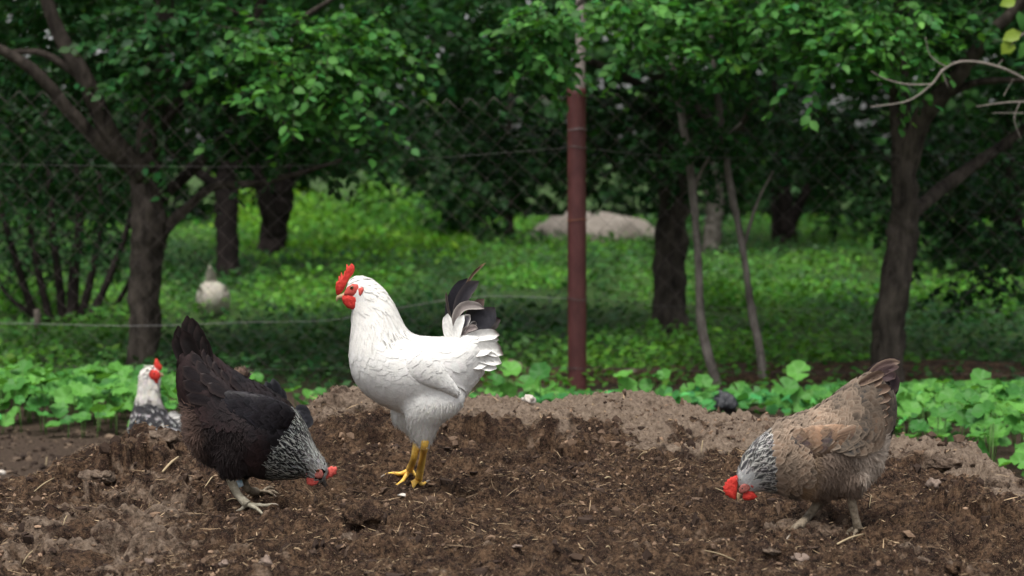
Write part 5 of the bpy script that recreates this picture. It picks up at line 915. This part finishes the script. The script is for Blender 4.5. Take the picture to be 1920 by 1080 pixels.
V, Fs = tube([(0, 0, -.05), (.005, 0, .1), (.0, .01, .19)], [.022, .022, .02], 8, 8, .2, 3); sk = link('wooden_stake', pym('wooden_stake', V, Fs), M['wood']); s0 = P(70, 645, 11.6); s0[2] = 0.02; sk.location = s0; tag(sk, 'short weathered wooden stake in the weeds at the left edge', 'stake')
# low earth bank along the fence foot
bx = np.linspace(-4, 4, 160); by = np.linspace(9.55, 10.25, 14); BX, BY = np.meshgrid(bx, by); tt = (BY - 9.55) / .7
BZ = (.075 + .05 * fbm(BX * 1.5, BY, 601, 3)) * np.sin(np.clip(tt, 0, 1) * math.pi) ** .6 * sstep(-.6, .5, BX) + .02 * fbm(BX * 8, BY * 8, 602, 3) - .01; ix = np.arange(BX.size).reshape(BX.shape)
bm_ = mesh_np('earth_bank', np.stack([BX, BY, BZ], -1).reshape(-1, 3), np.stack([ix[:-1, :-1], ix[:-1, 1:], ix[1:, 1:], ix[1:, :-1]], -1).reshape(-1, 4)); colattr(bm_, np.full((BX.size, 3), .18)); tag(link('earth_bank', bm_, M['soil']), kind='structure')
# dead branches reaching in from the right
def dead(name, label, specs):
    root = empty(name, P(*specs[0][0][:2], specs[0][0][2])); o0 = np.array(root.location); tag(root, label, 'branch', 'dead branches')
    for i, s in enumerate(specs):
        p_, r_ = limb(s); V, Fs = tube(p_ - o0, r_, 7, len(p_) * 5, .15, i); r_ = r_ * .62
        V, Fs = tube(p_ - o0, r_, 7, len(p_) * 5, .15, i); link('main_stem' if i == 0 else 'side_twig', pym('dead_twig', V, Fs), M['twig'], root)
dead('dead_branch', 'bare grey dead branch forking above the leaning tree limb', [[(1960, 170, 8.3, 4.5), (1880, 128, 8.3, 4.2), (1810, 115, 8.3, 4), (1770, 130, 8.3, 3.6), (1745, 160, 8.3, 3.2), (1700, 190, 8.3, 2.6), (1632, 200, 8.3, 1.6)], [(1750, 158, 8.3, 2.6), (1700, 158, 8.3, 2.2), (1660, 148, 8.3, 1.6), (1634, 134, 8.3, 1.0)], [(1775, 126, 8.3, 2), (1745, 105, 8.3, 1.5), (1735, 70, 8.3, 1)], [(1765, 130, 8.3, 1.8), (1778, 165, 8.3, 1.2)], [(1870, 124, 8.3, 1.8), (1880, 112, 8.3, 1)]])
dead('dead_branch', 'short bare grey twig at the right edge below the forked one', [[(1960, 190, 8.4, 3), (1890, 192, 8.4, 2.6), (1830, 200, 8.4, 1.4)], [(1912, 192, 8.4, 2.2), (1902, 225, 8.4, 1.8), (1915, 262, 8.4, 1)], [(1920, 212, 8.4, 1.6), (1860, 212, 8.4, 1)], [(1882, 180, 8.4, 1.8), (1890, 165, 8.4, 1.2), (1900, 148, 8.4, .8)]])
yl = empty('leafy_sprig', P(1930, 60, 8.2)); tag(yl, 'sprig of yellow green leaves at the top right corner', 'sprig'); o0 = np.array(yl.location)
p_, r_ = limb([(1990, 20, 8.2, 3), (1930, 55, 8.2, 2.2), (1895, 85, 8.2, 1.2)]); V, Fs = tube(p_ - o0, r_, 6, 10); link('twig', pym('twig', V, Fs), M['twig'], yl); ylib = []
for me in leaf_lib: m2 = me.copy(); m2.materials.clear(); m2.materials.append(M['leaf_yellow']); ylib.append(m2)
for (px, py, dx, dz, l, lib) in [(1915, 60, -.9, -.35, .085, ylib), (1900, 75, -.6, -.7, .075, ylib), (1925, 75, -.3, -.8, .08, leaf_lib), (1910, 20, .2, -.8, .09, leaf_lib), (1905, 0, -.7, -.2, .07, ylib), (1930, 40, .1, -.9, .09, leaf_lib), (1898, 82, -.2, -.9, .05, ylib)]:
    leaf_objects(yl, P(px, py, 8.2)[None], A3(dx, -.1, dz)[None], A3(.2, -.8, .5)[None], np.array([l]), lib)
# straws one can pick out on the mound
for i, (lb, a, c_, w) in enumerate([('pale split straw left of the black chicken', (305, 888), (335, 860), 7), ('thin straw poking from behind the black chicken leg', (384, 917), (416, 897), 3), ('pale straw stub lying at the black chicken hind toe', (425, 942), (446, 942), 3), ('yellow straw stalk at the brown chicken foot', (1570, 1024), (1620, 1012), 6), ('thin straws under the brown chicken comb', (1340, 918), (1374, 938), 2.5),
    ('upright pale straw on the slope behind the brown chicken head', (1315, 852), (1318, 828), 3), ('pale seed husk in the dark soil at mound centre', (1134, 900), (1146, 915), 5), ('long straw at the bottom edge below the brown chicken', (1320, 1036), (1380, 1056), 3), ('short bright straw at the centre right slope', (1196, 862), (1212, 852), 4), ('thin upright straw on the left shoulder of the mound', (86, 876), (88, 858), 3.5),
    ('slanting straw on the left ledge', (64, 925), (102, 900), 3.5), ('straw lying by the reddish clod', (118, 990), (126, 970), 3.5), ('pale straw on the lower left clod', (42, 1062), (62, 1036), 4), ('thin straw right of the brown chicken leg', (1630, 955), (1634, 932), 2.5), ('straw fleck near the bottom centre', (1136, 1030), (1146, 1048), 3.5), ('short straw on the dark slope left of centre', (900, 872), (906, 880), 4)]):
    p0, p1 = hit(*a), hit(*c_); k = p0[1] / F; v_ = ray(*c_); p1 = P(c_[0], c_[1], p0[1] + .01) if abs(c_[1] - a[1]) > abs(c_[0] - a[0]) else p1; p0[2] += .004; p1[2] = max(p1[2], float(height(p1[:1], p1[1:2])[0])) + .004; md = (p0 + p1) / 2 + A3(0, 0, .003)
    md[2] = max(md[2], float(height(md[:1], md[1:2])[0]) + .003); V, Fs = tube(np.array([p0, md, p1]) - p0, [w * k * .28, w * k * .36, w * k * .2], 6, 6, .15, i); me = pym('straw_stalk', V, Fs); colattr(me, np.repeat(np.array([(.46, .36, .22)]) * random.uniform(.8, 1.2), len(V), 0)); o = link('straw_stalk', me, M['straw']); o.location = p0; tag(o, lb, 'straw', 'straw stalks')
